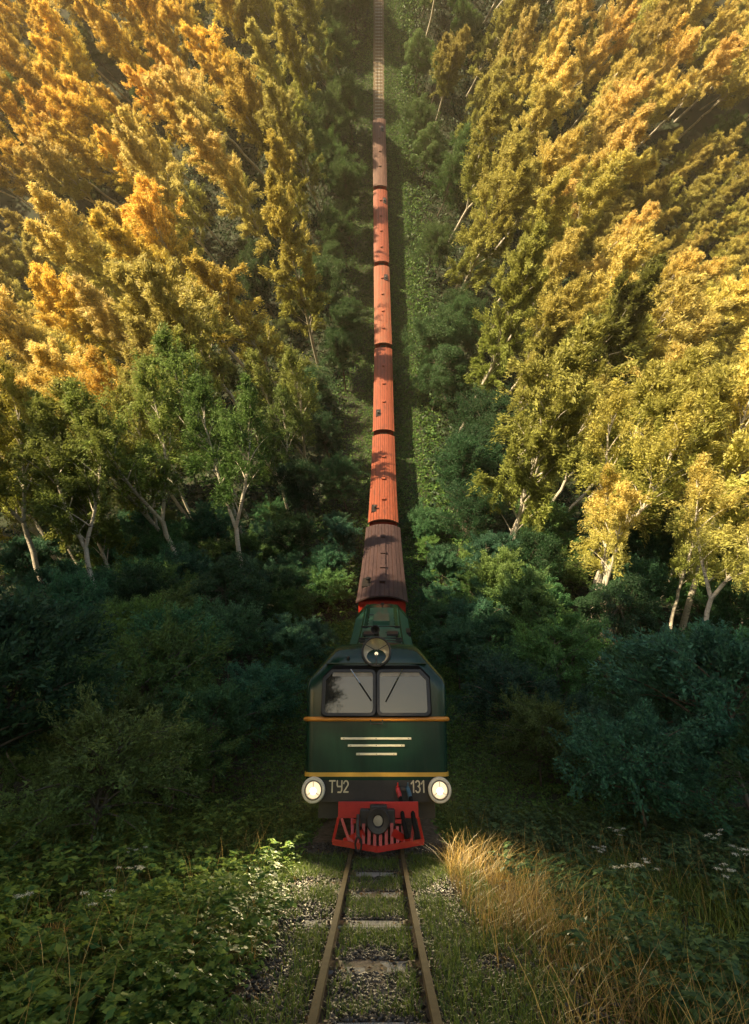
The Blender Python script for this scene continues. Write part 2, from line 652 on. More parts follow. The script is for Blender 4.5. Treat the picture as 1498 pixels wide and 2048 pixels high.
m_ = MB()
o1 = outline(1.205, .16, 15.5, .018)
m_.tube([(x, s, 1.805) for x, s in o1], .036, 10)
m_.build('belt_moulding', 'orange_trim', loco)
band('lower_stripe', 'yellow_trim', 1.178, .16, .952, 1.012, .012)
m_ = MB()
m_.box(-.90, .90, S0 - .035, S0 + .06, 2.695, 2.715)
m_.build('rain_gutter', 'green_paint', loco, bevel=.006)
# black lower frame
m_ = MB()
hw = 1.15
fr = outline(hw, .14, 16.6, 0)
m_.loft([[(x, s, .60), (x, s, .90), (x * .6, S0 + .6 if s < S0 + .6 else s, .90), (x * .6, S0 + .6 if s < S0 + .6 else s, .60)] for x, s in fr])
frame = m_.build('underframe', 'black_paint', loco)
m_ = MB()
m_.box(-.95, .95, S0 + .25, S0 + LL - .4, .34, .62, 14)
m_.build('underframe', 'black_paint', loco)

# windscreen
def rrect(x0, x1, h0, h1, r=.05, cl=0., cr=0.):
    """rounded rectangle; cl / cr chamfer the upper left / right corner"""
    pts = []
    for cx_, ch_, a0 in ((x1 - r, h0 + r, -90), (x1 - r, h1 - r, 0), (x0 + r, h1 - r, 90), (x0 + r, h0 + r, 180)):
        if a0 == 0 and cr:
            pts += [(x1, h1 - cr), (x1 - cr, h1)]
            continue
        if a0 == 90 and cl:
            pts += [(x0 + cl, h1), (x0, h1 - cl)]
            continue
        for i in range(5):
            t = R(a0 + i * 22.5)
            pts.append((cx_ + r * math.cos(t), ch_ + r * math.sin(t)))
    return pts


def ring(poly, inner, s0, s1):
    m_ = MB()
    n_ = len(poly)
    vs = [(x, s0, h) for x, h in poly] + [(x, s0, h) for x, h in inner] + [(x, s1, h) for x, h in poly] + [(x, s1, h) for x, h in inner]
    fs = []
    for j in range(n_):
        k_ = (j + 1) % n_
        fs += [(j, k_, n_ + k_, n_ + j), (2 * n_ + j, 3 * n_ + j, 3 * n_ + k_, 2 * n_ + k_), (j, 2 * n_ + j, 2 * n_ + k_, k_), (n_ + j, n_ + k_, 3 * n_ + k_, 3 * n_ + j)]
    return m_.add(vs, fs)


RAKE = .10


def raked(m_):
    m_.v = [(x, s - (2.70 - h) * RAKE, h) for x, s, h in m_.v]
    return m_


ws = MB()
ws.plate(rrect(-.935, .935, 1.835, 2.672, .07, .19, .19), S0 - .014, .12)
wsur = raked(ws).build('window_surround', 'black_rubber', loco, smooth=False)
for x0, x1, cl, cr in ((-.875, -.062, .13, 0), (.058, .865, 0, .13)):
    out_p = rrect(x0 - .05, x1 + .05, 1.855, 2.60, .085, cl * 1.1, cr * 1.1)
    in_p = rrect(x0, x1, 1.90, 2.555, .055, cl, cr)
    win = raked(ring(out_p, in_p, S0 - .045, S0 - .012)).build('window_frame', 'black_paint', loco, smooth=False)
    g = MB()
    g.plate(rrect(x0 - .01, x1 + .01, 1.89, 2.565, .055, cl, cr), S0 - .022, .004)
    raked(g).build('pane', 'cab_glass', win, smooth=False)
    cu = MB()
    cxl, cxr = x0 + (.11 if cl else .0), x1 - (.11 if cr else .0)
    cu.box(cxl, cxr, S0 - .028, S0 - .0235, 2.485, 2.55)
    raked(cu).build('sun_visor', 'curtain', win)
for p, q in (((-.45, 2.60), (-.085, 2.09)), ((.46, 2.60), (.16, 2.075))):
    w = MB()
    mid = ((p[0] * .55 + q[0] * .45), (p[1] * .55 + q[1] * .45))
    w.tube([(p[0], S0 - .06, p[1]), (mid[0], S0 - .065, mid[1])], .010, 6)
    wip = raked(w).build('wiper', 'chrome', loco)
    w = MB()
    w.bar((mid[0] - (q[0] - p[0]) * .18, S0 - .052, mid[1] - (q[1] - p[1]) * .18), (q[0], S0 - .052, q[1]), .022, .02)
    raked(w).build('wiper_blade', 'black_rubber', wip)

# three bars
for x0, x1, h in ((-.592, .58, 1.508), (-.475, .468, 1.403), (-.335, .335, 1.278)):
    m_ = MB()
    m_.box(x0, x1, S0 - .028, S0 + .004, h - .017, h + .017)
    br = m_.build('trim_bar', 'cream_paint', loco, bevel=.006)
    for x in (x0 + .05, (x0 + x1) / 2, x1 - .05):
        r_ = MB()
        r_.lathe((x, S0 - .026, h), (0, -1, 0), [(0, .008), (.006, .006)], 8)
        r_.build('rivet', 'steel_dark', br)
for x in (-.66, .66):
    m_ = MB()
    m_.box(x - .006, x + .006, S0 - .004, S0 + .004, 1.02, 1.77)
    m_.build('panel_seam', 'green_paint', loco)
m_ = MB()
for h in (1.04, 1.755):
    for k_ in range(27):
        m_.lathe((-1.0 + k_ * 2.0 / 26, S0 - .0005, h), (0, -1, 0), [(0, .009), (.004, .007), (.006, .002)], 6)
tag(m_.build('rivets', 'green_paint', loco), kind='stuff')
m_ = MB()
m_.tube([(-.10, S0 - .01, 1.80), (-.10, S0 - .075, 1.78), (-.10, S0 - .075, 1.73), (.10, S0 - .075, 1.73), (.10, S0 - .075, 1.78), (.10, S0 - .01, 1.80)], .011, 6)
m_.build('grab_handle', 'steel_dark', loco)

# lettering on the black frame


def strokes(name, lines, x, h, w, hh, th=.021):
    m_ = MB()
    for ln in lines:
        for a, b_ in zip(ln[:-1], ln[1:]):
            m_.bar((x + a[0] * w, S0 - .006, h + a[1] * hh), (x + b_[0] * w, S0 - .006, h + b_[1] * hh), th, .006)
        for a in ln:
            m_.lathe((x + a[0] * w, S0 - .0032, h + a[1] * hh), (0, -1, 0), [(0, th / 2), (.006, th / 2)], 10)
    return m_.build(name, 'letter_paint', loco, smooth=False)


def arc(cx_, cy_, rx, ry, a0, a1, n_=8):
    return [(cx_ + rx * math.cos(R(a0 + (a1 - a0) * i / n_)), cy_ + ry * math.sin(R(a0 + (a1 - a0) * i / n_))) for i in range(n_ + 1)]


lh, lw = .158, .088
strokes('letter_t', [[(0, 1), (1, 1)], [(.5, 1), (.5, 0)]], -.757, .735, lw, lh)
strokes('letter_u', [[(0, 1), (0, .62), (.12, .5), (.95, .5)], [(1, 1), (1, .2), (.8, 0), (.2, 0)]], -.633, .735, lw * .85, lh)
two = arc(.5, .72, .5, .28, 170, -20) + [(0.03, 0.02), (1, .02)]
strokes('digit_two', [two], -.528, .735, lw * .8, lh)
strokes('digit_one', [[(0, .75), (.9, 1), (.9, 0)]], .558, .735, .04, lh)
three = arc(.45, .74, .5, .26, 150, -70, 8) + arc(.45, .25, .55, .27, 80, -150, 8)
strokes('digit_three', [three], .633, .735, lw * .72, lh)
strokes('digit_one', [[(0, .75), (.9, 1), (.9, 0)]], .722, .735, .04, lh)

# head lamps
for sg in (-1, 1):
    hx, hh_ = sg * 1.005, .772
    hl = bpy.data.objects.new('headlamp', None)
    link(hl, loco)
    m_ = MB()
    m_.lathe((hx, S0 + .10, hh_), (0, -1, 0), [(0, .13), (.10, .155), (.17, .16)], 28)
    m_.build('lamp_housing', 'black_paint', hl)
    m_ = MB()
    m_.lathe((hx, S0 - .05, hh_), (0, -1, 0), [(0, .16), (0, .186), (.025, .187), (.045, .175), (.05, .15), (.045, .132), (.02, .122), (0, .122)], 32, close=False)
    m_.build('lamp_ring', 'lamp_ring', hl)
    m_ = MB()
    m_.lathe((hx, S0 - .072, hh_), (0, -1, 0), [(0, .142), (.032, .140), (.034, .128), (.012, .124)], 32, close=False)
    m_.build('inner_ring', 'steel_dark', hl)
    m_ = MB()
    m_.lathe((hx, S0 - .06, hh_), (0, -1, 0), [(0, .123), (.02, .115), (.03, .09), (.036, .04), (.037, .005)], 32)
    m_.build('lens', 'lamp_glow', hl)
    m_ = MB()
    m_.lathe((hx, S0 - .092, hh_ - .01), (0, -1, 0), [(0, .055), (.008, .04), (.012, .01)], 20)
    m_.build('bulb', 'lamp_hot', hl)
    m_ = MB()
    for a in ((90, 215, 325)):
        m_.tube([(hx, S0 - .115, hh_ + .0), (hx + .13 * math.cos(R(a)), S0 - .108, hh_ + .13 * math.sin(R(a)))], .006, 6)
    m_.build('lens_guard', 'lamp_ring', hl)
    ld = bpy.data.lights.new('headlamp_beam', 'SPOT')
    ld.energy = 190
    ld.color = (1.0, .80, .45)
    ld.spot_size = R(110)
    ld.spot_blend = .9
    ld.shadow_soft_size = .1
    lo = bpy.data.objects.new('headlamp_beam', ld)
    link(lo)
    pw = bend([[hx, S0 - .16, hh_]])[0]
    lo.location = tuple(pw)
    lo.rotation_euler = Vector((sg * .35, -1, -.28)).to_track_quat('-Z', 'Y').to_euler()

# roof lamp
rl = bpy.data.objects.new('roof_lamp', None)
link(rl, loco)
LX, LH = 0.0, 2.905
m_ = MB()
m_.lathe((LX, S0 + .38, LH), (0, -1, 0), [(0, .12), (.12, .2), (.30, .245), (.40, .252)], 32, close=False)
m_.build('lamp_housing', 'black_paint', rl)
m_ = MB()
m_.lathe((LX, S0 - .03, LH), (0, -1, 0), [(0, .238), (0, .262), (.03, .266), (.045, .255), (.045, .238), (.02, .228)], 36, close=False)
m_.build('lamp_ring', 'steel_dark', rl)
m_ = MB()
m_.lathe((LX, S0 + .10, LH), (0, -1, 0), [(0.0, .005), (.004, .06), (.035, .13), (.08, .19), (.135, .238)], 32, close=False)
m_.build('reflector', 'reflector', rl)
m_ = MB()
m_.lathe((LX, S0 + .05, LH - .03), (0, -1, 0), [(0, .035), (.02, .032), (.035, .01)], 16)
m_.build('bulb', 'lamp_glow', rl)
m_ = MB()
m_.bar((LX, S0 - .06, LH - .23), (LX, S0 - .06, LH - .05), .016, .01)
m_.bar((LX - .2, S0 - .06, LH + .12), (LX - .02, S0 - .06, LH + .02), .012, .01)
m_.bar((LX + .2, S0 - .06, LH + .12), (LX + .02, S0 - .06, LH + .02), .012, .01)
m_.build('bulb_holder', 'steel_dark', rl)
m_ = MB()
m_.tube([(.02, S0 + .5, 3.0), (.02, S0 + .45, 3.18), (.0, S0 + .32, 3.27), (-.02, S0 + .18, 3.30)], [.045, .045, .05, .055], 12, cap=False)
m_.lathe((-.02, S0 + .19, 3.30), (0, -1, .06), [(0, .055), (.08, .062), (.13, .085), (.132, .075), (.08, .05), (.02, .03), (.0, .005)], 20, close=False)
m_.build('horn', 'steel_dark', loco)
m_ = MB()
m_.lathe((-.50, S0 + .02, 2.80), (0, -1, -.3), [(0, .03), (.05, .03), (.07, .02)], 10)
m_.build('washer_nozzle', 'black_paint', loco)
# roof behind the cab: fan opening, panels, hatch, slots
rf = MB()
half = [(.70, 3.062), (.33, 3.108)]
secs = []
for k_ in np.arange(1.0, LL - .5, .6):
    secs.append([(x, S0 + k_, h + .012) for x, h in ((-.72, 3.05), (-.33, 3.10), (0, 3.108), (.33, 3.10), (.72, 3.05))] + [(x, S0 + k_, h - .03) for x, h in ((.72, 3.05), (0, 3.08), (-.72, 3.05))])
rf.loft(secs)
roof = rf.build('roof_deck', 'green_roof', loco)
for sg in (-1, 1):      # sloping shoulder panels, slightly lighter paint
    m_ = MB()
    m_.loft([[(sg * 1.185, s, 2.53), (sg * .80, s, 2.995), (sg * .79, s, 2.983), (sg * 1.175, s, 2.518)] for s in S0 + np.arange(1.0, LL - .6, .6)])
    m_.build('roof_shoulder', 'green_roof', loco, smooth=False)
m_ = MB()
m_.lathe((0, S0 + 8.4, 3.10), (0, 0, 1), [(0, .86), (.06, .84), (.10, .70), (.11, .2), (.112, .01)], 30)
m_.build('roof_fan_cover', 'black_paint', loco)
for sg in (-1, 1):
    m_ = MB()
    m_.box(sg * .42 - .2, sg * .42 + .2, S0 + 11.0, S0 + 11.7, 3.10, 3.19)
    sl = m_.build('exhaust_slot', 'black_paint', loco, bevel=.01)
    m_ = MB()
    m_.box(sg * .42 - .26, sg * .42 + .26, S0 + 11.72, S0 + 12.5, 3.09, 3.135)
    m_.build('roof_panel', 'green_roof', loco, bevel=.01)
for s in (S0 + 9.9, S0 + 10.5, S0 + 12.9):
    m_ = MB()
    m_.box(-.74, .74, s, s + .07, 3.05, 3.14)
    m_.build('roof_seam', 'black_paint', loco)
m_ = MB()
m_.box(-.33, .33, S0 + 13.2, S0 + 14.6, 3.09, 3.30, 2)
hb = m_.build('roof_hatch', 'green_roof', loco, bevel=.02)
m_ = MB()
m_.tube([(-.55, S0 + 15.0, 3.08), (-.55, S0 + 15.0, 3.17), (-.30, S0 + 15.0, 3.17), (-.30, S0 + 15.0, 3.08)], .018, 6)
m_.build('roof_handle', 'black_paint', loco)
m_ = MB()
m_.box(1.00, 1.16, S0 + 13.2, S0 + 14.0, 2.62, 2.80)
m_.build('side_vent', 'black_paint', loco)
m_ = MB()
m_.tube([(.02, S0 + 16.6, 3.0), (.02, S0 + 16.6, 3.32), (.04, S0 + 16.4, 3.36)], .03, 8)
m_.lathe((.04, S0 + 16.45, 3.36), (0, -1, .1), [(0, .03), (.2, .07), (.21, .06)], 12)
m_.build('rear_horn', 'steel_dark', loco)
for sg in (-1, 1):      # side windows and engine-room vents
    for s, w_, h0, h1 in ((1.0, .55, 1.9, 2.4), (1.9, .55, 1.9, 2.4)):
        m_ = MB()
        m_.box(min(sg * 1.19, sg * 1.235), max(sg * 1.19, sg * 1.235), S0 + s, S0 + s + w_, h0, h1)
        wf = m_.build('side_window', 'black_rubber', loco)
        m_ = MB()
        m_.box(min(sg * 1.2, sg * 1.24), max(sg * 1.2, sg * 1.24), S0 + s + .04, S0 + s + w_ - .04, h0 + .04, h1 - .04)
        m_.build('pane', 'cab_glass', wf)
    for s in (4., 6.2, 8.4, 10.6, 12.8):
        m_ = MB()
        for k_ in range(6):
            m_.box(min(sg * 1.18, sg * 1.222), max(sg * 1.18, sg * 1.222), S0 + s, S0 + s + 1.5, 1.15 + k_ * .1, 1.20 + k_ * .1, 2)
        m_.build('side_louvre', 'green_roof', loco)

for sg in (-1, 1):      # cab door handrails and footsteps
    for q in (2.75, 3.45):
        m_ = MB()
        m_.tube([(sg * 1.19, S0 + q, 1.1), (sg * 1.27, S0 + q, 1.12), (sg * 1.27, S0 + q, 2.2), (sg * 1.20, S0 + q, 2.22)], .014, 6)
        m_.build('handrail', 'orange_trim', loco)
    m_ = MB()
    for h in (.3, .58):
        m_.box(sg * 1.12 - .09, sg * 1.12 + .09, S0 + 2.8, S0 + 3.4, h - .015, h + .015)
    m_.build('footstep', 'black_paint', loco)

# plough, coupler, hoses
plw = bpy.data.objects.new('snow_plough', None)
link(plw, loco)


def vs_(x):
    return S0 - .52 + abs(x - .02) * .40


m_ = MB()
m_.box(-.585, .64, S0 - .30, S0 - .27, .43, .645)
m_.build('plough_plate', 'red_paint', plw, bevel=.006)
m_ = MB()
for a, b_ in ((-.66, .02), (.02, .71)):
    m_.bar((a, vs_(a) - .01, .125 if a < 0 else .085), (b_, vs_(b_) - .01, .085 if a < 0 else .125), .075, .03)
    m_.v[-8:] = [(x, vs_(x) + (s - (vs_(a) + vs_(b_)) / 2) * 0 + (-.02 if i in (0, 1, 2, 3) else .012), h) for i, (x, s, h) in enumerate(m_.v[-8:])]
m_.build('plough_blade', 'red_paint', plw, smooth=False)
for i in range(10):
    x = -.36 + i * .084
    m_ = MB()
    top = .40 if abs(x) < .3 else .34
    m_.bar((x, vs_(x), .10), (x, vs_(x) + .05, top), .046, .022)
    m_.build('plough_bar', 'red_paint', plw, smooth=False)
for p, q, w_ in (((-.655, vs_(-.65), .12), (-.575, S0 - .29, .44), .042), ((-.53, S0 - .30, .43), (-.40, vs_(-.4), .15), .04), ((-.37, S0 - .30, .43), (-.36, vs_(-.36), .25), .04),
                 ((-.28, S0 - .30, .43), (-.30, vs_(-.3), .2), .04), ((.70, vs_(.7), .12), (.63, S0 - .29, .44), .042), ((.57, S0 - .30, .43), (.52, vs_(.5), .13), .04),
                 ((-.48, vs_(-.48) + .01, .13), (-.18, vs_(-.2) + .01, .27), .10), ((.50, vs_(.5) + .01, .13), (.24, vs_(.2) + .01, .28), .10), ((-.36, vs_(-.3) + .04, .40), (.42, vs_(.3) + .04, .40), .05)):
    m_ = MB()
    m_.bar(p, q, w_, .02)
    m_.build('plough_brace', 'red_paint', plw, smooth=False)
cpl = bpy.data.objects.new('coupler', None)
link(cpl, loco)
m_ = MB()
m_.box(-.25, .28, S0 - .40, S0 - .25, .33, .56)
m_.box(-.1, .16, S0 - .45, S0 - .3, .52, .62)
m_.build('coupler_box', 'black_paint', cpl, bevel=.02)
m_ = MB()
m_.lathe((.025, S0 - .30, .435), (0, -1, 0), [(0, .10), (.14, .11), (.19, .165), (.25, .172), (.275, .155), (.265, .09), (.24, .07)], 32)
m_.build('buffer', 'black_paint', cpl)
m_ = MB()
m_.lathe((.025, S0 - .535, .435), (0, -1, 0), [(0, .072), (.012, .066), (.014, .02)], 24)
m_.build('buffer_centre', 'lens_grey', cpl)
m_ = MB()
m_.tube([(-.27, S0 - .45, .50), (-.28, S0 - .5, .36), (-.26, S0 - .54, .22)], .026, 8)
for a in (0, 1):
    m_.tube([(-.26 + .045 * math.cos(t), S0 - .55, .15 + .09 * math.sin(t)) for t in np.linspace(0, 2 * math.pi, 13)], .016, 6)
m_.build('chain_link', 'steel_dark', cpl)
for x, mt, dx in ((.34, 'red_paint', .10), (.50, 'blue_paint', .09)):
    hs = bpy.data.objects.new('brake_hose', None)
    link(hs, loco)
    m_ = MB()
    m_.tube([(x, S0 + .0, .80), (x, S0 - .10, .78), (x + .02, S0 - .15, .72), (x + .03, S0 - .16, .67)], [.030, .036, .036, .03], 10)
    m_.tube([(x, S0 - .09, .80), (x, S0 - .1, .88)], .012, 6)
    m_.build('hose_cock', mt, hs)
    m_ = MB()
    m_.tube([(x + .03, S0 - .16, .69), (x + .05, S0 - .24, .55), (x + .06, S0 - .36, .40), (x + dx, S0 - .44, .27), (x + dx + .01, S0 - .46, .20)], [.030, .034, .034, .036, .042], 10)
    m_.build('hose', 'black_rubber', hs)
m_ = MB()
m_.box(.33, .52, S0 - .03, S0 + .0, .76, .80)
m_.build('hose_bracket', 'steel_dark', loco)


def bogie(parent, s):
    fr_ = MB()
    for sg in (-1, 1):
        fr_.box(sg * .56 - .04, sg * .56 + .04, s - 1.2, s + 1.2, .28, .48, 3)
    fr_.box(-.5, .5, s - .12, s + .12, .3, .5)
    bg_ = fr_.build('bogie_frame', 'black_paint', parent)
    for ds in (-.75, .75):
        for sg in (-1, 1):
            w_ = MB()
            w_.lathe((sg * (GA - .06), s + ds, .31), (sg, 0, 0), [(0, .34), (.02, .34), (.025, .305), (.11, .302), (.11, .25), (.08, .24), (.08, .06), (.12, .05)], 24)
            w_.build('wheel', 'steel_dark', bg_)


bogie(loco, S0 + 2.4)
bogie(loco, S0 + LL - 2.6)


XS = 1.0
# ------------------------------------------------------------------ wagons
def roof_h(x):
    return 3.30 - .34 * (abs(x) / 1.275) ** 2.3


def wagon(s0, s1, label, roofm, wallm, stove, vents, walk=None, ventm='roof_dark', npan=11, wide=1.0):
    global XS
    XS = wide
    w = empty('passenger_wagon', 0, (s0 + s1) / 2)
    tag(w, label, 'wagon', 'wagons coupled behind the locomotive')
    L = s1 - s0
    ns = int(L / 1.2)
    m_ = MB()
    m_.box(-1.15, 1.15, s0 + .18, s1 - .18, .72, 2.93, ns)
    wall = m_.build('wall', wallm, w)
    sv = np.linspace(s0, s1, ns + 1)
    xs = np.linspace(-1.275, 1.275, 17)
    m_ = MB()
    m_.loft([[(x, s, roof_h(x) - .025) for x in xs] + [(x, s, roof_h(x) - .075) for x in xs[::-1]] for s in sv])
    rf_ = m_.build('roof', 'roof_dark', w)
    e = np.linspace(-1.275, 1.275, npan + 1)
    for i in range(npan):          # standing sheets of the roof covering, a dark joint between each
        a, b_ = e[i] + .02, e[i + 1] - .02
        m_ = MB()
        m_.loft([[(x, s, roof_h(x) + dz) for x, dz in ((a, 0), ((a + b_) / 2, .004), (b_, 0))] + [(b_, s, roof_h(b_) - .03), (a, s, roof_h(a) - .03)] for s in sv])
        m_.build('roof_sheet', roofm, rf_)
    for i in range(1, npan, 2):
        m_ = MB()
        m_.loft([[(e[i] - .018, s, roof_h(e[i]) - .02), (e[i] + .018, s, roof_h(e[i]) - .02), (e[i] + .012, s, roof_h(e[i]) + .03), (e[i] - .012, s, roof_h(e[i]) + .03)] for s in sv])
        m_.build('roof_rib', roofm, rf_)
    for f_ in vents:
        s = s0 + f_ * L
        v = MB()
        v.box(-.14, .14, s - .19, s + .19, 3.28, 3.44)
        vo = v.build('roof_vent', roofm if ventm is None else ventm, w, bevel=.015)
        v = MB()
        v.box(-.18, .18, s - .23, s + .23, 3.44, 3.475)
        v.build('vent_cap', roofm, vo, bevel=.008)
    if walk:
        for a, b_ in walk:
            v = MB()
            v.box(-.16, .16, s0 + a * L, s0 + b_ * L, 3.33, 3.40, 4)
            v.build('roof_walkway', roofm, w)
    x, f_ = stove
    s = s0 + f_ * L
    v = MB()
    zz = roof_h(x)
    v.box(x - .30, x + .30, s - .75, s + .75, zz - .12, zz + .05, 2)
    st = v.build('stove_plate', 'black_paint', w, bevel=.01)
    v = MB()
    v.lathe((x + .02, s - .2, zz), (0, 0, 1), [(0, .11), (.32, .11), (.32, .16), (.36, .16), (.42, .05)], 16)
    v.build('stove_pipe', 'steel_dark', st)
    for sg in (-1, 1):
        nw = 6
        for k_ in range(nw):
            s = s0 + L * (k_ + .8) / (nw + .6)
            v = MB()
            v.box(min(sg * 1.14, sg * 1.165), max(sg * 1.14, sg * 1.165), s - .5, s + .5, 1.6, 2.4)
            wf = v.build('window', 'cream_paint', w)
            v = MB()
            v.box(min(sg * 1.14, sg * 1.172), max(sg * 1.14, sg * 1.172), s - .44, s + .44, 1.66, 2.34)
            v.build('pane', 'wagon_glass', wf)
    for s, dirn in ((s0 + .18, -1), (s1 - .18, 1)):
        v = MB()
        v.box(-.42, .42, min(s, s + dirn * .60), max(s, s + dirn * .60), .75, 2.75)
        v.build('gangway', 'black_rubber', w)
        for k_ in (-1.0, -.8, -.6, .6, .8, 1.0):
            v = MB()
            v.box(k_ - .025, k_ + .025, min(s, s + dirn * .03), max(s, s + dirn * .03), .74, 2.9)
            v.build('end_batten', wallm, w)
    v = MB()
    v.box(-1.0, 1.0, s0 + .3, s1 - .3, .5, .72, ns)
    v.build('underframe', 'black_paint', w)
    bogie(w, s0 + 3.0)
    bogie(w, s1 - 3.0)
    XS = 1.0
    return w


WL, GP = 18.806, 1.061
w1a = 26.85
w1b = 41.05
wagon(w1a, w1b, 'weathered dark brown passenger wagon right behind the green locomotive', 'roof_brown', 'wall_red', (-.78, .20), (.18, .37, .57, .80), walk=((.20, .35), (.39, .55), (.59, .78)), wide=1.09)
s = w1b + GP
spec = [('orange red wagon with stove plate at its front, second behind the locomotive', 'roof_orange', 'wall_red', (-.72, .13), (.22, .46, .72)),
        ('orange wagon with small stove pipe at its front, third behind the locomotive', 'roof_orange', 'wall_red', (-.62, .20), (.33, .55, .77)),
        ('orange wagon with black stove plate at its rear, fourth behind the locomotive', 'roof_orange_worn', 'wall_red', (.62, .84), (.18, .40, .62, .83)),
        ('bright orange wagon just ahead of the last weathered brown wagon', 'roof_orange', 'wall_red', (.68, .84), (.19, .41, .62, .84)),
        ('weathered brown wagon with peeling roof at the tail of the train', 'roof_old', 'wall_red', (.55, .84), (.28, .50, .70))]
bounds = [(w1a, w1b)]
for lab, rm, wm, st, ve in spec:
    wagon(s, s + WL, lab, rm, wm, st, ve, ventm=None if rm != 'roof_old' else 'roof_dark')
    bounds.append((s, s + WL))
    s += WL + GP


# ------------------------------------------------------------------ foliage builders (numpy)
def unit(a):
    return a / (np.linalg.norm(a, axis=-1, keepdims=True) + 1e-9)


def leaves_np(P, N, size, aspect, rng, fold=.0, tri=False, along=None):
    """diamond (or, with tri, three-cornered) leaves at P facing N"""
    n_ = len(P)
    N = unit(N)
    T = unit(np.cross(N, unit(rng.normal(size=(n_, 3)))))
    if along is not None:
        T = unit(along + rng.normal(size=(n_, 3)) * .42)
        N = unit(N - (N * T).sum(1, keepdims=True) * T)
    B = np.cross(N, T)
    L = size * rng.uniform(.65, 1.3, (n_, 1))
    W_ = L * aspect
    if tri:
        V = np.empty((n_, 3, 3))
        V[:, 0] = P - T * L * .5 + B * W_ * .4
        V[:, 1] = P - T * L * .35 - B * W_ * .5
        V[:, 2] = P + T * L * .6
        return V.reshape(-1, 3), np.arange(n_ * 3).reshape(-1, 3)
    V = np.empty((n_, 4, 3))
    V[:, 0] = P - T * L * .5
    V[:, 1] = P + B * W_ * .5 + N * L * fold
    V[:, 2] = P + T * L * .5
    V[:, 3] = P - B * W_ * .5 + N * L * fold
    return V.reshape(-1, 3), np.arange(n_ * 4).reshape(-1, 4)


class Wood:
    def __init__(self):
        self.V, self.F, self.n = [], [], 0

    def tube(self, path, rad, seg=6):
        P = np.asarray(path, float)
        d = np.gradient(P, axis=0)
        d = unit(d)
        ref = np.where(np.abs(d[:, 2:3]) < .95, np.array([[0, 0, 1.]]), np.array([[1., 0, 0]]))
        a = unit(np.cross(d, ref))
        b_ = np.cross(a, d)
        t = np.linspace(0, 2 * np.pi, seg, endpoint=False)
        rad = np.asarray(rad, float).reshape(-1, 1, 1)
        V = P[:, None, :] + rad * (np.cos(t)[None, :, None] * a[:, None, :] + np.sin(t)[None, :, None] * b_[:, None, :])
        m_ = len(P)
        I = np.arange(m_ * seg).reshape(m_, seg)
        J = np.roll(I, -1, 1)
        F = np.stack([I[:-1].ravel(), J[:-1].ravel(), J[1:].ravel(), I[1:].ravel()], 1)
        self.V.append(V.reshape(-1, 3))
        self.F.append(F + self.n)
        self.n += m_ * seg

    def mesh(self, name, mat):
        return np_mesh(name, np.concatenate(self.V), np.concatenate(self.F), mat=mat, smooth=True)


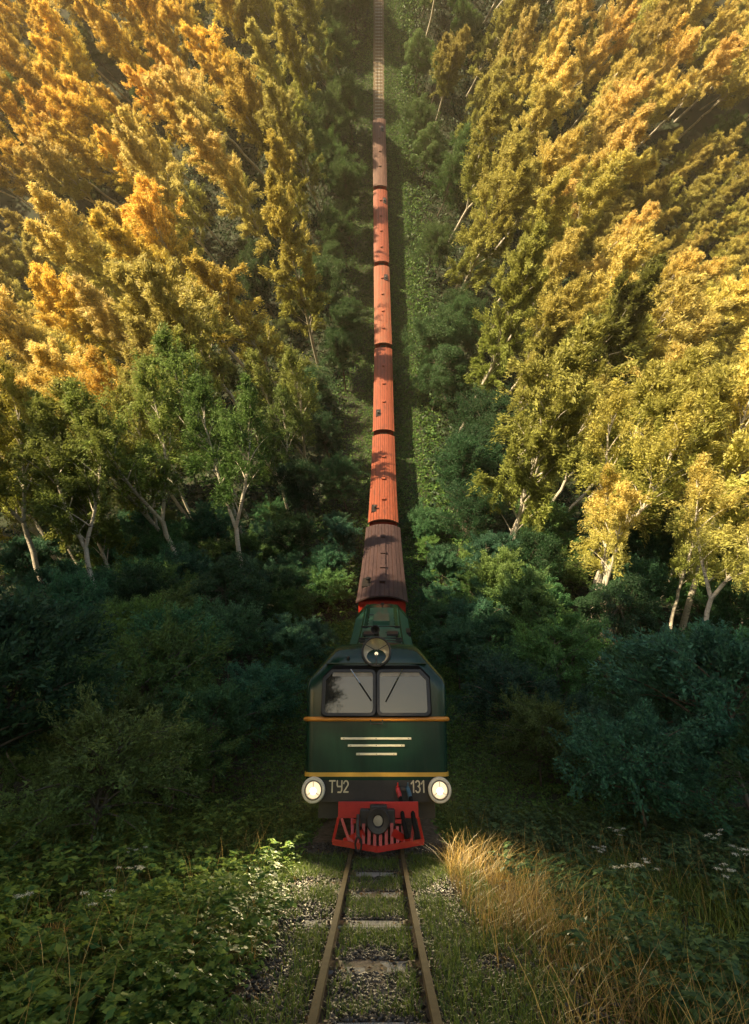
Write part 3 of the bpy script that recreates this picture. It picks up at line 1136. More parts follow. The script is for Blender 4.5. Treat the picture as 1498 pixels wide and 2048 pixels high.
def birch(seed, H, cr, nl, base, nleaf, leaf, stems=1, droop=.5, steep=(42, 62), top=.25, bark='birch_bark', sub=(5, 8), fuzz=1., asp=.7, wig=.008):
    rng = np.random.default_rng(seed)
    wood = Wood()
    paths = []
    lean = rng.normal(size=2) * .03 * H
    hf = rng.uniform(.26, .44) * H
    z = np.linspace(0, 1, 9)

    def stem(p0, p1, r0, r1, bow):
        t = np.linspace(0, 1, 8)[:, None]
        P = p0 + (p1 - p0) * t + bow * np.sin(t * np.pi) + rng.normal(size=(8, 3)) * wig * np.linalg.norm(p1 - p0) * np.array([1, 1, 0]) * t
        wood.tube(P, np.linspace(r0, r1, 8), 7)
        return P
    rt = .0095 * H + .02
    if stems == 1:
        P = stem(np.array([0, 0, -.4]), np.array([lean[0], lean[1], H]), rt, .02, np.array([*rng.normal(size=2) * .02 * H, 0]))
        paths.append((P, base, 1.0))
    else:
        top_p = np.array([lean[0] * .3, lean[1] * .3, hf])
        stem(np.array([0, 0, -.4]), top_p, rt * 1.1, rt * .8, np.zeros(3))
        a0 = rng.uniform(0, 6.28)
        for i in range(stems):
            a = a0 + i * 6.28 / stems + rng.normal() * .3
            sp = rng.uniform(.08, .15) * H
            hh_ = H * rng.uniform(.86, 1.0)
            P = stem(top_p, np.array([lean[0] + math.cos(a) * sp, lean[1] + math.sin(a) * sp, hh_]), rt * .72, .018, np.array([math.cos(a), math.sin(a), 0]) * sp * .25)
            paths.append((P, max(.05, (base * H - hf) / (hh_ - hf)), .72))
    subs = []
    for P, b0, k in paths:
        n_l = int(nl * (1 if len(paths) == 1 else .62))
        ph = rng.uniform(0, 6.28)
        for i in range(n_l):
            u = i / (n_l - 1)
            t = b0 + (1 - b0) * u ** .92 * .985
            f_ = t * 7
            j = min(6, int(f_))
            st = P[j] + (P[j + 1] - P[j]) * (f_ - j)
            prof = (math.sin(math.pi * (.20 + .72 * u)) ** .8) * (1 - u * (1 - top) * .55)
            ln = cr * k * prof * rng.uniform(.7, 1.25) * 1.35
            ph += 2.4 + rng.normal() * .4
            e = R(rng.uniform(*steep)) + u * .25
            d = np.array([math.cos(ph) * math.cos(e), math.sin(ph) * math.cos(e), math.sin(e)])
            tt = np.linspace(0, 1, 6)[:, None]
            side = unit(np.cross(d, [0, 0, 1.]))
            lp = st + d * ln * tt + np.array([0, 0, -1.]) * ln * .22 * tt ** 2.5 + side * ln * .08 * np.sin(tt * 3.1 + rng.uniform(0, 6)) * tt
            wood.tube(lp, np.linspace(.012 + .012 * ln, .006, 6), 4)
            for q in range(rng.integers(*sub)):
                uu = rng.uniform(.25, 1.0)
                ff = uu * 5
                jj = min(4, int(ff))
                sp_ = lp[jj] + (lp[jj + 1] - lp[jj]) * (ff - jj)
                dd = unit(d * .8 + rng.normal(size=3) * .5 + np.array([0, 0, .12]))
                l2 = ln * rng.uniform(.18, .42) + .25
                subs.append((sp_, dd, l2))
    A = np.array([s_[0] for s_ in subs])
    D = np.array([s_[1] for s_ in subs])
    L = np.array([s_[2] for s_ in subs])
    idx = rng.choice(len(subs), nleaf, p=L / L.sum())
    u = rng.uniform(.05, 1.05, (nleaf, 1)) ** .8
    X = A[idx] + D[idx] * L[idx][:, None] * u
    X[:, 2] -= droop * u[:, 0] ** 2 * rng.uniform(0, 1, nleaf) ** 1.5 * np.minimum(1.6, L[idx])
    X += rng.normal(size=(nleaf, 3)) * (.10 + .06 * H / 16) * fuzz * np.array([1, 1, .8])
    cen = np.array([lean[0] * .6, lean[1] * .6, H * .58])
    N = unit(X - cen) * .6 + rng.normal(size=(nleaf, 3)) * .62 + np.array([0, 0, .35])
    V, F = leaves_np(X, N, leaf, asp, rng, tri=True, along=D[idx] + np.array([0, 0, -.5 * droop]) * u)
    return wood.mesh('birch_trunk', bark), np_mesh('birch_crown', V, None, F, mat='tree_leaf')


def broad(seed, H, Rr, ncl, nleaf, leaf, zc=.58, zr=.42, flat=.8, clr=(.20, .32), stems=1, layer=False, inner=.12, low=-.85):
    """round crown of leaf clumps"""
    rng = np.random.default_rng(seed)
    wood = Wood()
    cen = np.array([0, 0, H * zc])
    d = unit(rng.normal(size=(ncl, 3)))
    d[:, 2] = np.where(d[:, 2] < low, -d[:, 2], d[:, 2])
    rad = rng.uniform(.55, 1.0, (ncl, 1)) ** .6
    wob = 1 + .22 * np.sin(d[:, :1] * 3.1 + seed) * np.cos(d[:, 1:2] * 2.7 + seed * 2)
    C = cen + d * rad * wob * np.array([Rr, Rr, H * zr]) * .82
    cr = rng.uniform(*clr, ncl) * Rr
    rt = .014 * H + .02
    tops = []
    for i in range(stems):
        a = rng.uniform(0, 6.28)
        sp = (0 if stems == 1 else .25 * Rr)
        tp = np.array([math.cos(a) * sp, math.sin(a) * sp, H * (zc + .1)])
        t = np.linspace(0, 1, 6)[:, None]
        P = np.array([math.cos(a) * sp * .2, math.sin(a) * sp * .2, -.3]) * (1 - t) + tp * t + rng.normal(size=(6, 3)) * .02 * H * t
        wood.tube(P, np.linspace(rt, rt * .35, 6), 6)
        tops.append(P)
    for c in C:
        P = tops[rng.integers(len(tops))]
        st = P[rng.integers(2, 6)]
        t = np.linspace(0, 1, 4)[:, None]
        wood.tube(st + (c - st) * t + np.array([0, 0, .1]) * np.sin(t * 3.14) * np.linalg.norm(c - st) * .5, np.linspace(rt * .35, .01, 4), 4)
    w = cr ** 2
    idx = rng.choice(ncl, nleaf, p=w / w.sum())
    nd = unit(rng.normal(size=(nleaf, 3)) + d[idx] * .75 + np.array([0, 0, .35]))
    rr = cr[idx][:, None] * (rng.uniform(.3, 1.12, (nleaf, 1)) ** .45)
    X = C[idx] + nd * rr * np.array([1.1, 1.1, flat])
    if layer:        # leafy sprays lie in flat tiers
        tier = rng.integers(0, 4, nleaf)
        X[:, 2] += (np.round((X[:, 2] + idx * .37) / .38) * .38 - (X[:, 2] + idx * .37)) * .22
    nin = int(nleaf * inner)
    X[:nin] = cen + (C[idx[:nin]] - cen) * rng.uniform(.2, .9, (nin, 1)) + rng.normal(size=(nin, 3)) * .1 * Rr
    N = nd * .8 + rng.normal(size=(nleaf, 3)) * .5 + np.array([0, 0, .6 if layer else .3])
    V, F = leaves_np(X, N, leaf, .7, rng, tri=True)
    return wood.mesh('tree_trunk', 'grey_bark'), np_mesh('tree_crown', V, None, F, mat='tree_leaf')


PRO = {
    'birch': [birch(11, 18, 3.7, 38, .20, 42000, .25, steep=(48, 68), fuzz=.75, asp=.42), birch(12, 19, 3.4, 40, .22, 40000, .25, steep=(50, 70), fuzz=.75, asp=.42), birch(13, 18, 4.0, 48, .20, 46000, .25, stems=2, steep=(48, 70), fuzz=.75, asp=.42),
              birch(14, 17, 4.2, 50, .18, 48000, .25, stems=3, steep=(48, 70), fuzz=.75, asp=.42), birch(15, 18.5, 3.7, 48, .24, 44000, .24, stems=2, droop=.9, steep=(46, 66), fuzz=.75, asp=.42), birch(16, 16, 3.8, 36, .2, 40000, .25, droop=.8, steep=(44, 66), fuzz=.75, asp=.42)],
    'bare': [birch(21, 16, 3.9, 34, .36, 23000, .20, stems=2, droop=1.1, steep=(48, 68), fuzz=.65, asp=.42), birch(22, 17.5, 3.5, 32, .40, 21000, .20, droop=1.2, steep=(48, 68), fuzz=.65, asp=.42), birch(23, 15.5, 4.1, 38, .34, 26000, .20, stems=3, droop=.9, steep=(48, 68), fuzz=.65, asp=.42), birch(24, 17, 3.6, 34, .42, 21000, .20, stems=2, droop=1.2, steep=(50, 70), fuzz=.65, asp=.42)],
    'alder': [broad(31, 9, 3.3, 90, 38000, .13, zc=.54, zr=.46, clr=(.10, .26)), birch(32, 8.5, 3.6, 34, .06, 38000, .135, stems=3, droop=.3, steep=(15, 55), bark='grey_bark', top=.5, fuzz=1.3, asp=.6), birch(33, 9.5, 3.2, 36, .06, 38000, .135, stems=3, droop=.5, steep=(25, 60), bark='grey_bark', top=.4, fuzz=1.2, asp=.55),
              birch(34, 8, 3.8, 36, .05, 38000, .135, stems=4, droop=.3, steep=(10, 50), bark='grey_bark', top=.6, fuzz=1.3, asp=.6), birch(35, 9, 3.4, 32, .05, 36000, .135, stems=2, droop=.4, steep=(20, 58), bark='grey_bark', top=.4, fuzz=1.2, asp=.6)],
    'young': [birch(41, 9.5, 2.4, 32, .10, 22000, .18, droop=.2, top=.05), birch(42, 10.5, 2.5, 34, .10, 24000, .18, droop=.3, top=.05), birch(43, 9, 2.7, 32, .10, 22000, .18, droop=.2, top=.1), birch(44, 10, 2.3, 32, .12, 22000, .18, droop=.3, top=.05)],
    'bush': [birch(51, 3.7, 2.1, 22, .04, 26000, .10, stems=4, droop=.25, steep=(5, 50), bark='grey_bark', top=.8, fuzz=.7, asp=.7), birch(52, 4.0, 2.2, 26, .03, 27000, .105, stems=4, droop=.45, steep=(15, 60), bark='grey_bark', top=.7, fuzz=.6, asp=.6),
             birch(53, 3.1, 2.2, 20, .03, 24000, .10, stems=5, droop=.35, steep=(0, 45), bark='grey_bark', top=.9, fuzz=.7, asp=.75), birch(54, 4.2, 1.9, 24, .05, 26000, .095, stems=3, droop=.2, steep=(10, 55), bark='grey_bark', top=.6, fuzz=.6, asp=.6),
             birch(55, 3.4, 2.4, 24, .03, 26000, .11, stems=5, droop=.5, steep=(-5, 55), bark='grey_bark', top=.9, fuzz=.55, asp=.5)],
}
PLANTS = []      # (kind, x, s, scale, colour word, root)


def plant(kind, x, s, scale, col, word, lean=0., rng=random, var=None, sy=1.0, name=None):
    tr, cr = PRO[kind][rng.randrange(len(PRO[kind])) if var is None else var]
    nm = name or {'birch': 'birch_tree', 'bare': 'birch_tree', 'alder': 'alder_tree', 'young': 'young_tree', 'bush': 'shrub'}[kind]
    root = bpy.data.objects.new(nm, None)
    root.empty_display_size = .3
    COL.objects.link(root)
    n_ = normal_at(x, s)
    up = (n_ + Vector((math.copysign(1, x) * lean, 0, 0)) + Vector((rng.gauss(0, .04), rng.gauss(0, .04), rng.gauss(0, .04)))).normalized()
    q = up.to_track_quat('Z', 'Y') @ Quaternion((0, 0, 1), rng.uniform(0, 6.28))
    root.rotation_mode = 'QUATERNION'
    root.rotation_quaternion = q
    root.location = base_at(x, s)
    root.scale = (scale, scale, scale * sy)
    a = bpy.data.objects.new('trunk', tr)
    b_ = bpy.data.objects.new('crown', cr)
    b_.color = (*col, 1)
    for o in (a, b_):
        COL.objects.link(o)
        o.parent = root
    PLANTS.append([kind, x, s, scale, word, root])
    return root


def in_view(x, s, hgt, margin=60):
    b_ = base_at(x, s)
    n_ = normal_at(x, s)
    ok = False
    for k in (0, .5, 1):
        p = project(b_ + n_ * hgt * k)
        if p and -margin < p[0] < 1498 + margin and -margin < p[1] < 2048 + margin:
            ok = True
    return ok


rng = random.Random(21)
placed = []


def free(x, s, d):
    return all((x - a) ** 2 + (s - b_) ** 2 > (.5 * (d + e)) ** 2 for a, b_, e in placed)


def jit(c, k=.12):
    v = 1 + rng.gauss(0, k)
    return tuple(max(.004, q * v * (1 + rng.gauss(0, k * .22))) for q in c)


HONEY = (.84, .68, .26)
AMBER_GLOW = (.90, .65, .16)  # orange glow of the upper left put into the leaf colour
OLIVE = (.36, .36, .09)
GREEN = (.12, .20, .06)
TEAL = (.042, .10, .047)


def mix3(a, b_, k):
    return tuple(a[i] * (1 - k) + b_[i] * k for i in range(3))


# forest on the rising land, dart throwing from the track outwards
cands = []
for _ in range(26000):
    cands.append((rng.uniform(-95, 95), rng.uniform(25, 212)))
for x, s in cands:
    a = abs(x)
    left = x < 0
    edge = (5.4 if left else 7.3) + 1.2 * math.sin(s * .21 + (0 if left else 2)) - (.8 if s < 60 else 0)
    if a < edge:
        continue
    if a < edge + (3.4 if left or s < 52 else 2.2):
        kind, d, hh_ = 'alder', 4.2, 7
    elif (s < 29 and (a < 13 or left)) or (s < 33 and rng.random() < .5):
        kind, d, hh_ = 'alder', 4.2, 7
    else:
        young = (a > 36 and 72 < s < 118) if left else (a > 36 + 4 * math.sin(s * .1) and 64 < s < 140)
        if young:
            kind, d, hh_ = 'young', 3.9, 10
        else:
            kind = 'birch' if s > 58 else ('bare' if rng.random() < .75 else 'birch')
            d, hh_ = (7.0 if s > 75 else (5.6 if s > 55 else 4.2)), 17
            if rng.random() < .07:
                kind, d = 'alder', 5.2
    if not free(x, s, d) or not in_view(x, s, hh_):
        continue
    placed.append((x, s, d))
    # leaves turn from green by the clearing and low on the land to honey gold further out and higher up
    t = float(.88 * sstep(14, 88, s) + .66 * sstep(8, 32, a) - .36) + rng.gauss(0, .09) + (.08 if left else -.04)
    if left and a > 12 and s < 66:
        t += .22
    if not left and a > 10 and s < 56:
        t = .35 + .5 * float(sstep(10, 18, a)) + rng.gauss(0, .08)          # a stand of birches already turned
    t = min(1., max(0., t))
    c = mix3(GREEN, OLIVE, t / .45) if t < .45 else mix3(OLIVE, HONEY if (not left or rng.random() < (.6 if s < 105 else .15)) else AMBER_GLOW, (t - .45) / .55)
    word = 'green' if t < .2 else ('olive' if t < .62 else 'golden')
    if kind == 'alder':
        sc_ = rng.uniform(.65, 1.05) if a < edge + 3.6 else rng.uniform(.75, 1.05)
        if s > 60:
            sc_ *= 1.22
        if s < 42:
            sc_ *= .66
        w_ = float(sstep(50, 150, s))
        plant(kind, x, s, sc_, jit(mix3(TEAL, GREEN, w_), .16), 'green', lean=.10 + .006 * a, rng=rng)
    elif kind == 'young':
        c = mix3(OLIVE, HONEY, .55 if left else .35)
        plant(kind, x, s, rng.uniform(.85, 1.15), jit(c), 'olive', lean=.12 + .006 * a, rng=rng)
    else:
        sc_ = rng.uniform(.98, 1.36)
        if s < 55:
            sc_ *= .84
        plant(kind, x, s, sc_, jit(c), word, lean=.0 + .0095 * a, rng=rng)

# a few turned birches at the right, close behind the shrubs
for x, s in ((12, 27.5), (15, 24.5), (16.5, 29), (19, 26.5), (21.5, 30.5)):
    placed.append((x, s, 3.5))
    plant('bare', x, s, rng.uniform(.58, .72), jit(mix3(OLIVE, HONEY, .75)), 'golden', lean=.12, rng=rng)

# lower alders filling the gaps between the birches
for x, s in [(rng.uniform(-80, 80), rng.uniform(44, 190)) for _ in range(9000)]:
    a = abs(x)
    if a < 9.5 or not free(x, s, 2.6 if s < 110 and a < 40 else 4.2) or not in_view(x, s, 6, 0):
        continue
    placed.append((x, s, 4.2))
    plant('alder', x, s, rng.uniform(.42, .66) * (.75 if s < 62 else 1), jit(tuple(TEAL[i] * .7 + OLIVE[i] * .3 for i in range(3)), .18), 'low green', lean=.10 + .004 * a, rng=rng)

# shrubs along the flat stretch beside the locomotive
cands = [(rng.uniform(-30, 30), rng.uniform(7.5, 47)) for _ in range(8000)]
for x, s in cands:
    a = abs(x)
    if a < max(3.5, 4.1 + (.4 if x > 0 else 0) - .06 * (s - 8)) or not free(x, s, 1.9 if s < 25 else 1.3) or not in_view(x, s, 3.5, 30):
        continue
    if s < 9 and a < 5.2:
        continue
    placed.append((x, s, 2.1 if s < 25 else 2.6))
    sc_ = rng.uniform(.62, 1.08) * (1.0 if a > 6.5 else .74) * (1.15 if s > 24 else 1)
    plant('bush', x, s, sc_, jit(rng.choice([(.075, .185, .105), (.09, .215, .10), (.12, .23, .08), (.07, .18, .12), (.15, .24, .08)]), .2), 'dark', rng=rng)

# tall trees added out of view beside and behind the camera, left of the track, to shade the flat stretch
for x, s in ((-9.5, -1), (-10.5, 4), (-13, -6), (-14.5, 1), (-12, -12), (-18, -3), (-19, 4), (-22, -9), (-24, 0), (-25, 8), (-8.5, -9), (-29, 4), (-12.5, -17), (-16, 3), (-21, 6), (-13, -2), (-17, -8), (-27, -6), (-33, 2), (-38, 5), (-30, -2), (-22, 2), (-19, -6), (-25, 4), (-41, 2), (-20, -12), (-24, -6), (-28, -12), (-34, -5), (-38, 0), (-16, -16), (-45, 2), (-31, 1), (-52, 0), (-10, -14), (-11, -20), (-43, -6), (-10, -5), (-9.5, -8.5), (-14, -10), (-19, -17), (-24, -16), (-30, -18), (-13, -24), (-18, -24), (-36, -12), (-40, -18), (-23, -22), (-34, -22), (-28, -26)):
    if any(in_view(x + dx, s + ds, hh, 60) for dx in (-12, 0, 12) for ds in (-12, 0, 12) for hh in (12, 20, 26, 33)):
        continue
    r_ = plant('birch', x, s, rng.uniform(1.35, 1.65), jit(OLIVE), 'tall', rng=rng)
    PLANTS.pop()
    tag(r_, 'tall birch added left of the track to shade the foreground, outside the picture', 'tree', 'unseen shade trees beside the viewer')

r_ = plant('alder', -5.3, -20, 1.2, (.09, .15, .05), 'tall', rng=rng, var=2)
PLANTS.pop()
tag(r_, 'leafy tree behind the viewer, seen only as reflection in the left windscreen pane', 'tree')

# ---- labels that single out every plant: kind, colour, side, stretch of the train, rank from the track
PLACE = [(-99, 17.5, 'the locomotive front'), (17.5, 26.6, 'the locomotive rear')]
names = ['the first wagon', 'the second wagon', 'the third wagon', 'the fourth wagon', 'the fifth wagon', 'the last wagon']
for (a, b_), nm in zip(bounds, names):
    mid = (a + b_) / 2
    PLACE += [(a - .6, mid, nm + ' front end'), (mid, b_ + .6, nm + ' rear end')]
PLACE += [(bounds[-1][1], 156, 'the track behind the train'), (156, 172, 'the empty upper track'), (172, 400, 'the topmost track')]
ORD = ['first', 'second', 'third', 'fourth', 'fifth', 'sixth', 'seventh', 'eighth', 'ninth', 'tenth', 'eleventh', 'twelfth', 'thirteenth', 'fourteenth', 'fifteenth', 'sixteenth', 'seventeenth', 'eighteenth', 'nineteenth', 'twentieth'] + ['%dth' % i for i in range(21, 60)]
bins = {}
WORD = {'birch': 'birch', 'bare': 'birch', 'alder': 'bushy alder', 'young': 'slender young tree', 'bush': 'shrub'}
CATG = {'birch': 'tree', 'bare': 'tree', 'alder': 'tree', 'young': 'tree', 'bush': 'shrub'}
GRP = {'birch': 'birches on the rising forest land', 'bare': 'birches on the rising forest land', 'alder': 'green alders along the clearing', 'young': 'slender young trees at the outer edge', 'bush': 'dark shrubs beside the locomotive'}
for k, x, s, sc_, word, root in PLANTS:
    pl = next(p[2] for p in PLACE if p[0] <= s < p[1])
    bins.setdefault((WORD[k], word, x < 0, pl), []).append((abs(x), root, k))
for (kw, word, left, pl), lst in bins.items():
    lst.sort(key=lambda q: q[0])
    for i, (_, root, k) in enumerate(lst):
        tag(root, '%s %s, %s from the track, %s of %s' % (word, kw, ORD[i], 'left' if left else 'right', pl), CATG[k], GRP[k])
print('plants', len(PLANTS), {k: sum(1 for p in PLANTS if p[0] == k) for k in PRO})


# ------------------------------------------------------------------ ground cover (nobody could count it)
def lay(x, s, dh=0.):
    return bend(np.stack([x, s, ground_h(x, s) + dh], 1))


def frame_at(s):
    p = np.interp(s, SS, PP)
    z = np.zeros_like(p)
    return np.stack([z + 1, z, z], 1), np.stack([z, np.cos(p), np.sin(p)], 1), np.stack([z, -np.sin(p), np.cos(p)], 1)


def blades(name, x, s, hgt, wid, mat, rng, lean=.35, label='', cat='grass', dirx=0., dh=0., seg=3):
    n_ = len(x)
    ex, es, en = frame_at(s)
    B = lay(x, s, dh)
    a = rng.uniform(0, 2 * np.pi, n_)
    ca, sa = np.cos(a)[:, None], np.sin(a)[:, None]
    ld = ca * ex + sa * es + dirx * ex
    wd = -sa * ex + ca * es
    k = (lean * rng.uniform(.2, 1.5, n_))[:, None]
    H = hgt[:, None]
    W_ = wid[:, None]
    rows = []
    for i in range(seg):
        t = i / seg
        c = B + en * H * (t - .25 * k * t * t) + ld * H * k * t * t
        w = W_ * (1 - .55 * t)
        rows += [c - wd * w, c + wd * w]
    rows.append(B + en * H * (1 - .25 * k) + ld * H * k)
    m_ = len(rows)
    V = np.stack(rows, 1).reshape(-1, 3)
    o_ = (np.arange(n_) * m_)[:, None]
    Q = np.concatenate([o_ + np.array([[2 * i, 2 * i + 1, 2 * i + 3, 2 * i + 2]]) for i in range(seg - 1)])
    T = o_ + np.array([[2 * seg - 2, 2 * seg - 1, 2 * seg]])
    o = link(bpy.data.objects.new(name, np_mesh(name, V, Q, T, mat=mat)))
    tag(o, label, cat, kind='stuff')
    return o


def clumped(rng, n_, x0, x1, s0, s1, fx, thr, seed):
    x = rng.uniform(x0, x1, n_)
    s = rng.uniform(s0, s1, n_)
    d = vnoise(x * fx, s * fx, seed) * .65 + vnoise(x * fx * 2.7, s * fx * 2.7, seed + 5) * .35
    k = d > thr + rng.normal(size=n_) * .08
    return x[k], s[k]


nr = np.random.default_rng(5)
# green grass of the foreground, both sides
x, s = clumped(nr, 150000, -9, 9, 2.2, 13, 1.1, .40, 3)
a = np.abs(x)
k = (a > 1.0 + .3 * vnoise(s, s * 0, 9)) & (nr.uniform(size=len(x)) < np.clip(1.25 - s / 16, .2, 1)) & ((s > 4.4) | (a < 4.5)) & ((s < 8.2) | (a > 1.35))
x, s = x[k], s[k]
a = np.abs(x)
hg = nr.uniform(.10, .34, len(x)) * (.55 + .5 * sstep(1, 3.2, a)) * (.7 + .8 * vnoise(x * .7, s * .7, 4))
blades('grass', x, s, hg, nr.uniform(.003, .007, len(x)), 'grass_green', nr, .6, 'green grass growing on both sides of the track in front', 'grass')
# golden dry grass on the right
n1 = 7000
s = np.concatenate([7.0 + nr.normal(size=5000) * .95, nr.uniform(2.6, 6, 2000)])
x = np.concatenate([.95 + np.abs(nr.normal(size=5000)) * .62, 1.0 + np.abs(nr.normal(size=2000)) * 1.2])
k = (s > 2.5) & (s < 8.9) & (vnoise(x * 2.6, s * 2.0, 8) + nr.normal(size=n1) * .16 > .38)
x, s = x[k], s[k]
hg = np.clip((.08 + .56 * nr.uniform(size=len(x)) ** 1.9) * (1.15 - .22 * np.abs(x - 1.4)) * (.6 + .7 * vnoise(x * 1.7, s * 1.7, 77)), .06, .68)
blades('dry_grass', x, s, hg, nr.uniform(.0018, .0042, len(x)), 'grass_dry', nr, .95, 'tall dry golden grass right of the rails in front of the train', 'dry grass', dirx=.15, seg=4)
x, s = clumped(nr, 9000, -3.6, -.95, 2.4, 8.0, 1.4, .5, 14)
blades('dry_grass', x, s, nr.uniform(.12, .42, len(x)), nr.uniform(.002, .0042, len(x)), 'grass_dry', nr, .7, 'thin dry grass stalks left of the rails in front of the train', 'dry grass', dirx=-.2)
x, s = clumped(nr, 5200, -7, 7, 2.6, 10, .7, .42, 61)
k = (np.abs(x) > 1.5) & ((s > 4) | (np.abs(x) < 4))
x, s = x[k], s[k]
blades('tall_grass', x, s, nr.uniform(.35, .85, len(x)), nr.uniform(.0015, .003, len(x)), 'grass_dry', nr, .8, 'long thin grass stalks among the weeds on both sides', 'grass', seg=4)
# grass between and next to the rails
x, s = clumped(nr, 75000, -1.5, 1.4, 2.0, 8.6, 2.2, .47, 21)
dsl = np.min(np.abs(s[:, None] - np.array(sl_s)[None]), 1)
k = (np.abs(np.abs(x) - .38) > .06) & ((dsl > .15) | (np.abs(x) > .3))
x, s = x[k], s[k]
blades('track_grass', x, s, nr.uniform(.03, .12, len(x)), nr.uniform(.002, .005, len(x)), 'grass_green', nr, .9, 'short green grass sprouting between the rails', 'grass', dh=.07)


# leafy weeds of the foreground: stems with feathery leaflets, merged as ground cover
def weed_proto(rng, h, nlf, leaf):
    P, N = [], []
    for i in range(nlf):
        z = h * rng.uniform(.25, 1)
        a = rng.uniform(0, 6.28)
        ln = h * .55 * (1.15 - z / h * .6) * rng.uniform(.5, 1.1)
        for j in range(7):
            t = (j + 1) / 7
            sd = (-1) ** j * .13 * ln * (1 - t * .6)
            P.append([math.cos(a) * ln * t - math.sin(a) * sd, math.sin(a) * ln * t + math.cos(a) * sd, z + .25 * ln * t - .35 * ln * t * t])
            N.append([math.cos(a) * .3 + rng.normal() * .3, math.sin(a) * .3 + rng.normal() * .3, 1])
    return leaves_np(np.array(P), np.array(N), leaf, .5, rng, .05)


def scatter(name, protos, x, s, sc_, mat, rng, label, cat, dh=0., tilt=.2):
    Vs, Fs, off = [], [], 0
    ex, es, en = frame_at(s)
    B = lay(x, s, dh)
    wi = rng.integers(0, len(protos), len(x))
    for w_, (PV, PF) in enumerate(protos):
        idx = np.where(wi == w_)[0]
        if not len(idx):
            continue
        a = rng.uniform(0, 6.28, len(idx))
        tx, ty = rng.normal(size=(2, len(idx))) * tilt
        c, s_ = np.cos(a)[:, None], np.sin(a)[:, None]
        px, py, pz = PV[None, :, 0], PV[None, :, 1], PV[None, :, 2]
        lx = c * px - s_ * py + tx[:, None] * pz
        ly = s_ * px + c * py + ty[:, None] * pz
        k = sc_[idx][:, None]
        V = B[idx][:, None, :] + (lx * k)[..., None] * ex[idx][:, None, :] + (ly * k)[..., None] * es[idx][:, None, :] + (pz * k)[..., None] * en[idx][:, None, :]
        F = PF[None] + (np.arange(len(idx)) * len(PV))[:, None, None] + off
        Vs.append(V.reshape(-1, 3))
        Fs.append(F.reshape(-1, PF.shape[1]))
        off += len(idx) * len(PV)
    F = np.concatenate(Fs)
    V = np.concatenate(Vs)
    me = np_mesh(name, V, F if F.shape[1] == 4 else None, F if F.shape[1] == 3 else None, mat=mat)
    o = link(bpy.data.objects.new(name, me))
    tag(o, label, cat, kind='stuff')
    return o


wp = [weed_proto(nr, 1.0, 8, .165) for _ in range(6)]
x, s = clumped(nr, 4600, -7.5, -1.05, 2.4, 12, .9, .40, 31)
x2, s2 = clumped(nr, 1500, -2.6, -.95, 2.4, 8.4, 1.4, .42, 35)
x, s = np.concatenate([x, x2]), np.concatenate([s, s2])
k = (s > 4.2) | (np.abs(x) < 4.2)
x, s = x[k], s[k]
scatter('weeds', wp, x, s, (.14 + .5 * nr.uniform(size=len(x)) ** 2.2) * (.7 + .4 * sstep(1, 4, np.abs(x))), 'weed', nr, 'leafy green weeds left of the rails in front', 'weeds')
x, s = clumped(nr, 4200, 1.6, 8, 2.4, 12, .8, .40, 33)
k = ((s > 4.2) | (np.abs(x) < 4.2)) & (x > 2.0 + nr.normal(size=len(x)) * .3)
x, s = x[k], s[k]
scatter('weeds', wp, x, s, nr.uniform(.2, .5, len(x)), 'weed_dark', nr, 'dark leafy weeds on the right behind the dry grass', 'weeds')
# white umbel flowers among the weeds, each a plant of its own
up_st, up_fl = [], []
for q in range(3):
    g = np.random.default_rng(90 + q)
    w_ = Wood()
    hh_ = .75
    w_.tube([(0, 0, -.05), (.02, .01, hh_ * .5), (.0, .03, hh_)], [.006, .005, .003], 5)
    P = []
    for c in range(5):
        a = g.uniform(0, 6.28)
        rr = .0 if c == 0 else g.uniform(.10, .2)
        cz = hh_ + g.uniform(-.08, .04)
        cp = np.array([math.cos(a) * rr, math.sin(a) * rr, cz])
        w_.tube([(0, .02, hh_ * .72), cp * .6 + np.array([0, 0, hh_ * .34]), cp], [.003, .003, .002], 4)
        P.append(cp + g.normal(size=(46, 3)) * np.array([.026, .026, .006]))
    P = np.concatenate(P)
    V, F = leaves_np(P, g.normal(size=P.shape) * .3 + np.array([0, 0, 1.]), .018, .8, g)
    lf, lF = leaves_np(np.array([[g.normal() * .1, g.normal() * .1, g.uniform(.1, .45)] for _ in range(40)]), g.normal(size=(40, 3)) * .4 + np.array([0, 0, 1.]), .09, .4, g)
    up_st.append((w_.mesh('flower_stem', 'weed_dark'), np_mesh('flower_leaves', lf, lF, mat='weed_dark')))
    up_fl.append(np_mesh('flower_head', V, F, mat='petal'))
fl = []
for i, (x, s) in enumerate(((2.9, 6.6), (3.5, 7.4), (4.1, 6.9), (3.1, 8.0), (4.8, 7.7), (3.8, 8.7), (5.3, 8.4), (4.4, 5.9), (5.0, 6.4), (-3.0, 6.9), (-3.6, 6.2), (-4.2, 5.6), (-3.3, 7.8), (-4.8, 6.6), (-2.7, 5.6))):
    root = bpy.data.objects.new('umbel_flower', None)
    COL.objects.link(root)
    root.location = base_at(x, s)
    root.rotation_euler = (rng.gauss(0, .1), rng.gauss(0, .1), rng.uniform(0, 6.28))
    sc_ = rng.uniform(.65, .95)
    root.scale = (sc_,) * 3
    for nm, me in (('stem', up_st[i % 3][0]), ('leaves', up_st[i % 3][1]), ('flower_head', up_fl[i % 3])):
        o = bpy.data.objects.new(nm, me)
        COL.objects.link(o)
        o.parent = root
        if nm != 'stem':
            o['kind'] = 'stuff'
    fl.append((x, root))
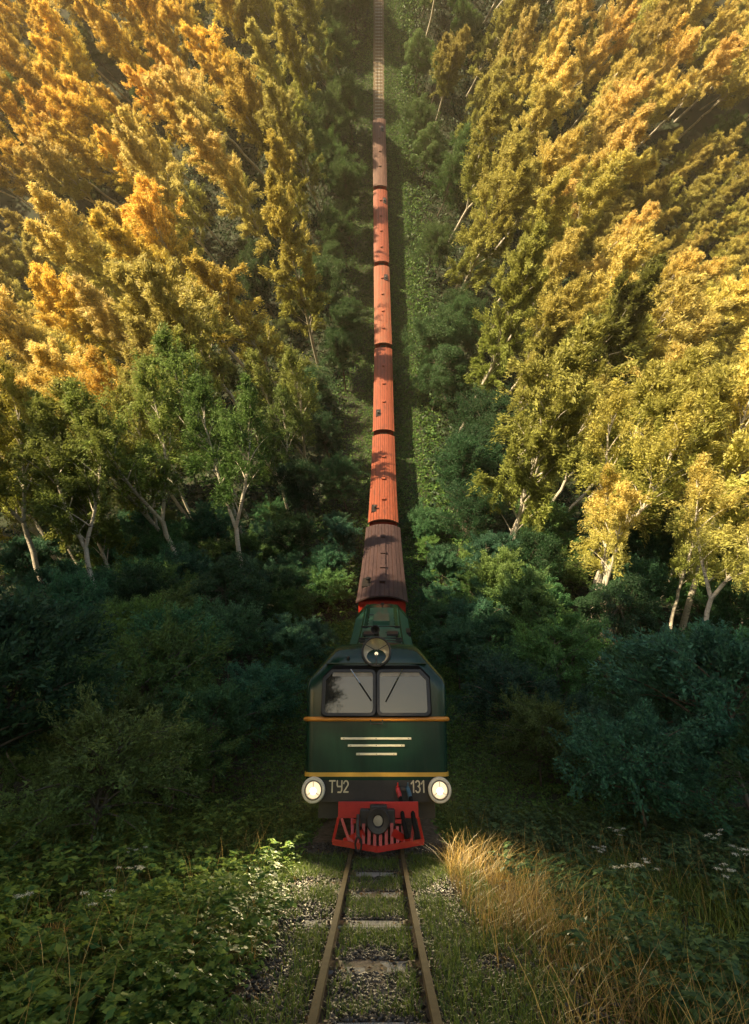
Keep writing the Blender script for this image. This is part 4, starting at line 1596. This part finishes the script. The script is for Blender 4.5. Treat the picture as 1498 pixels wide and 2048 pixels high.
for left in (True, False):
    for i, (x, root) in enumerate(sorted((q for q in fl if (q[0] < 0) == left), key=lambda q: abs(q[0]))):
        tag(root, 'white umbel flower among the weeds %s of the rails, %s from the track' % ('left' if left else 'right', ORD[i]), 'flower', 'white umbel flowers in the verge')
# stones of the ballast
oc = np.array([[1, 0, 0], [-1, 0, 0], [0, 1, 0], [0, -1, 0], [0, 0, .7], [0, 0, -.7]], float)
of = np.array([[0, 2, 4], [2, 1, 4], [1, 3, 4], [3, 0, 4], [2, 0, 5], [1, 2, 5], [3, 1, 5], [0, 3, 5]])
sp_ = [(oc * nr.uniform(.6, 1.3, (6, 1)) + nr.normal(size=(6, 3)) * .15, of) for _ in range(8)]
n1 = 34000
s = 2.2 + 7.2 * nr.uniform(size=n1) ** 1.3
x = nr.normal(size=n1) * .75
dsl = np.min(np.abs(s[:, None] - np.array(sl_s)[None]), 1)
k = (np.abs(x) < 1.9) & (np.abs(np.abs(x) - .38) > .05) & ((dsl > .12) | (np.abs(x) > .28 + nr.normal(size=n1) * .06))
x, s = x[k], s[k]
scatter('ballast_stones', sp_, x, s, nr.uniform(.008, .028, len(x)), 'stone_mix', nr, 'loose grey brown ballast stones around the rails', 'stones', dh=.085, tilt=.1)
x, s = clumped(nr, 14000, -2.4, 2.2, 2.3, 9, 1.5, .40, 41)
k = (np.abs(np.abs(x) - .38) > .05)
x, s = x[k], s[k]
lv = [leaves_np(np.zeros((1, 3)), np.array([[0, 0, 1.]]), 1., .5, nr, .2) for _ in range(4)]
scatter('leaf_litter', lv, x, s, nr.uniform(.02, .05, len(x)), 'litter', nr, 'fallen brown leaves lying on the ballast', 'leaves', dh=.085, tilt=.3)
# meadow strip along the rising track
x = np.concatenate([nr.normal(size=70000) * 3.6 + 1.0, nr.normal(size=45000) * 2.8])
s = np.concatenate([10 + 188 * nr.uniform(size=70000) ** 1.0, nr.uniform(8.6, 32, 45000)])
k = (np.abs(x) > 1.15) & (x > -6.8) & (x < 9.5)
x, s = x[k], s[k]
tf = []
for _ in range(4):
    P = nr.normal(size=(3, 3)) * np.array([.5, .5, .3]) + np.array([0, 0, .5])
    tf.append(leaves_np(P, nr.normal(size=(3, 3)) * .7 + np.array([0, 0, .5]), 1.2, .6, nr, tri=True))
scatter('meadow_grass', tf, x, s, nr.uniform(.13, .30, len(x)) * (.8 + .7 * sstep(3, 7, np.abs(x))) * (.42 + .58 * sstep(14, 48, s)), 'grass_far', nr, 'bright green meadow strip on both sides of the train', 'grass')
# undergrowth under the trees
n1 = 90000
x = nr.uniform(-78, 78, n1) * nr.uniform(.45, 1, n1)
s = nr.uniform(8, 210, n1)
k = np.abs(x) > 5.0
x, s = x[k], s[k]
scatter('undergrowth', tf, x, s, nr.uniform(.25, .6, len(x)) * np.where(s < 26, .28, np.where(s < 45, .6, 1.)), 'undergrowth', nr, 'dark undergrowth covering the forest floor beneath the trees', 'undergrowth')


# ------------------------------------------------------------------ the golden evening air
m, n, out = new_mat('haze_air')
pv = n.nodes.new('ShaderNodeVolumePrincipled')
pv.inputs['Color'].default_value = (1, .86, .62, 1)
pv.inputs['Density'].default_value = .0004
pv.inputs['Anisotropy'].default_value = .2
n.links.new(pv.outputs[0], out.inputs['Volume'])
hx0, hx1, hy0, hy1, hz0, hz1 = -260, 260, -150, 130, -70, 330
HV = [(x, y, z) for z in (hz0, hz1) for y in (hy0, hy1) for x in (hx0, hx1)]
HF = [(0, 2, 3, 1), (4, 5, 7, 6), (0, 1, 5, 4), (2, 6, 7, 3), (0, 4, 6, 2), (1, 3, 7, 5)]
ho = link(bpy.data.objects.new('haze', np_mesh('haze', HV, HF, mat='haze_air')))
tag(ho, 'thin golden evening haze in the air over the forest', 'haze', kind='stuff')
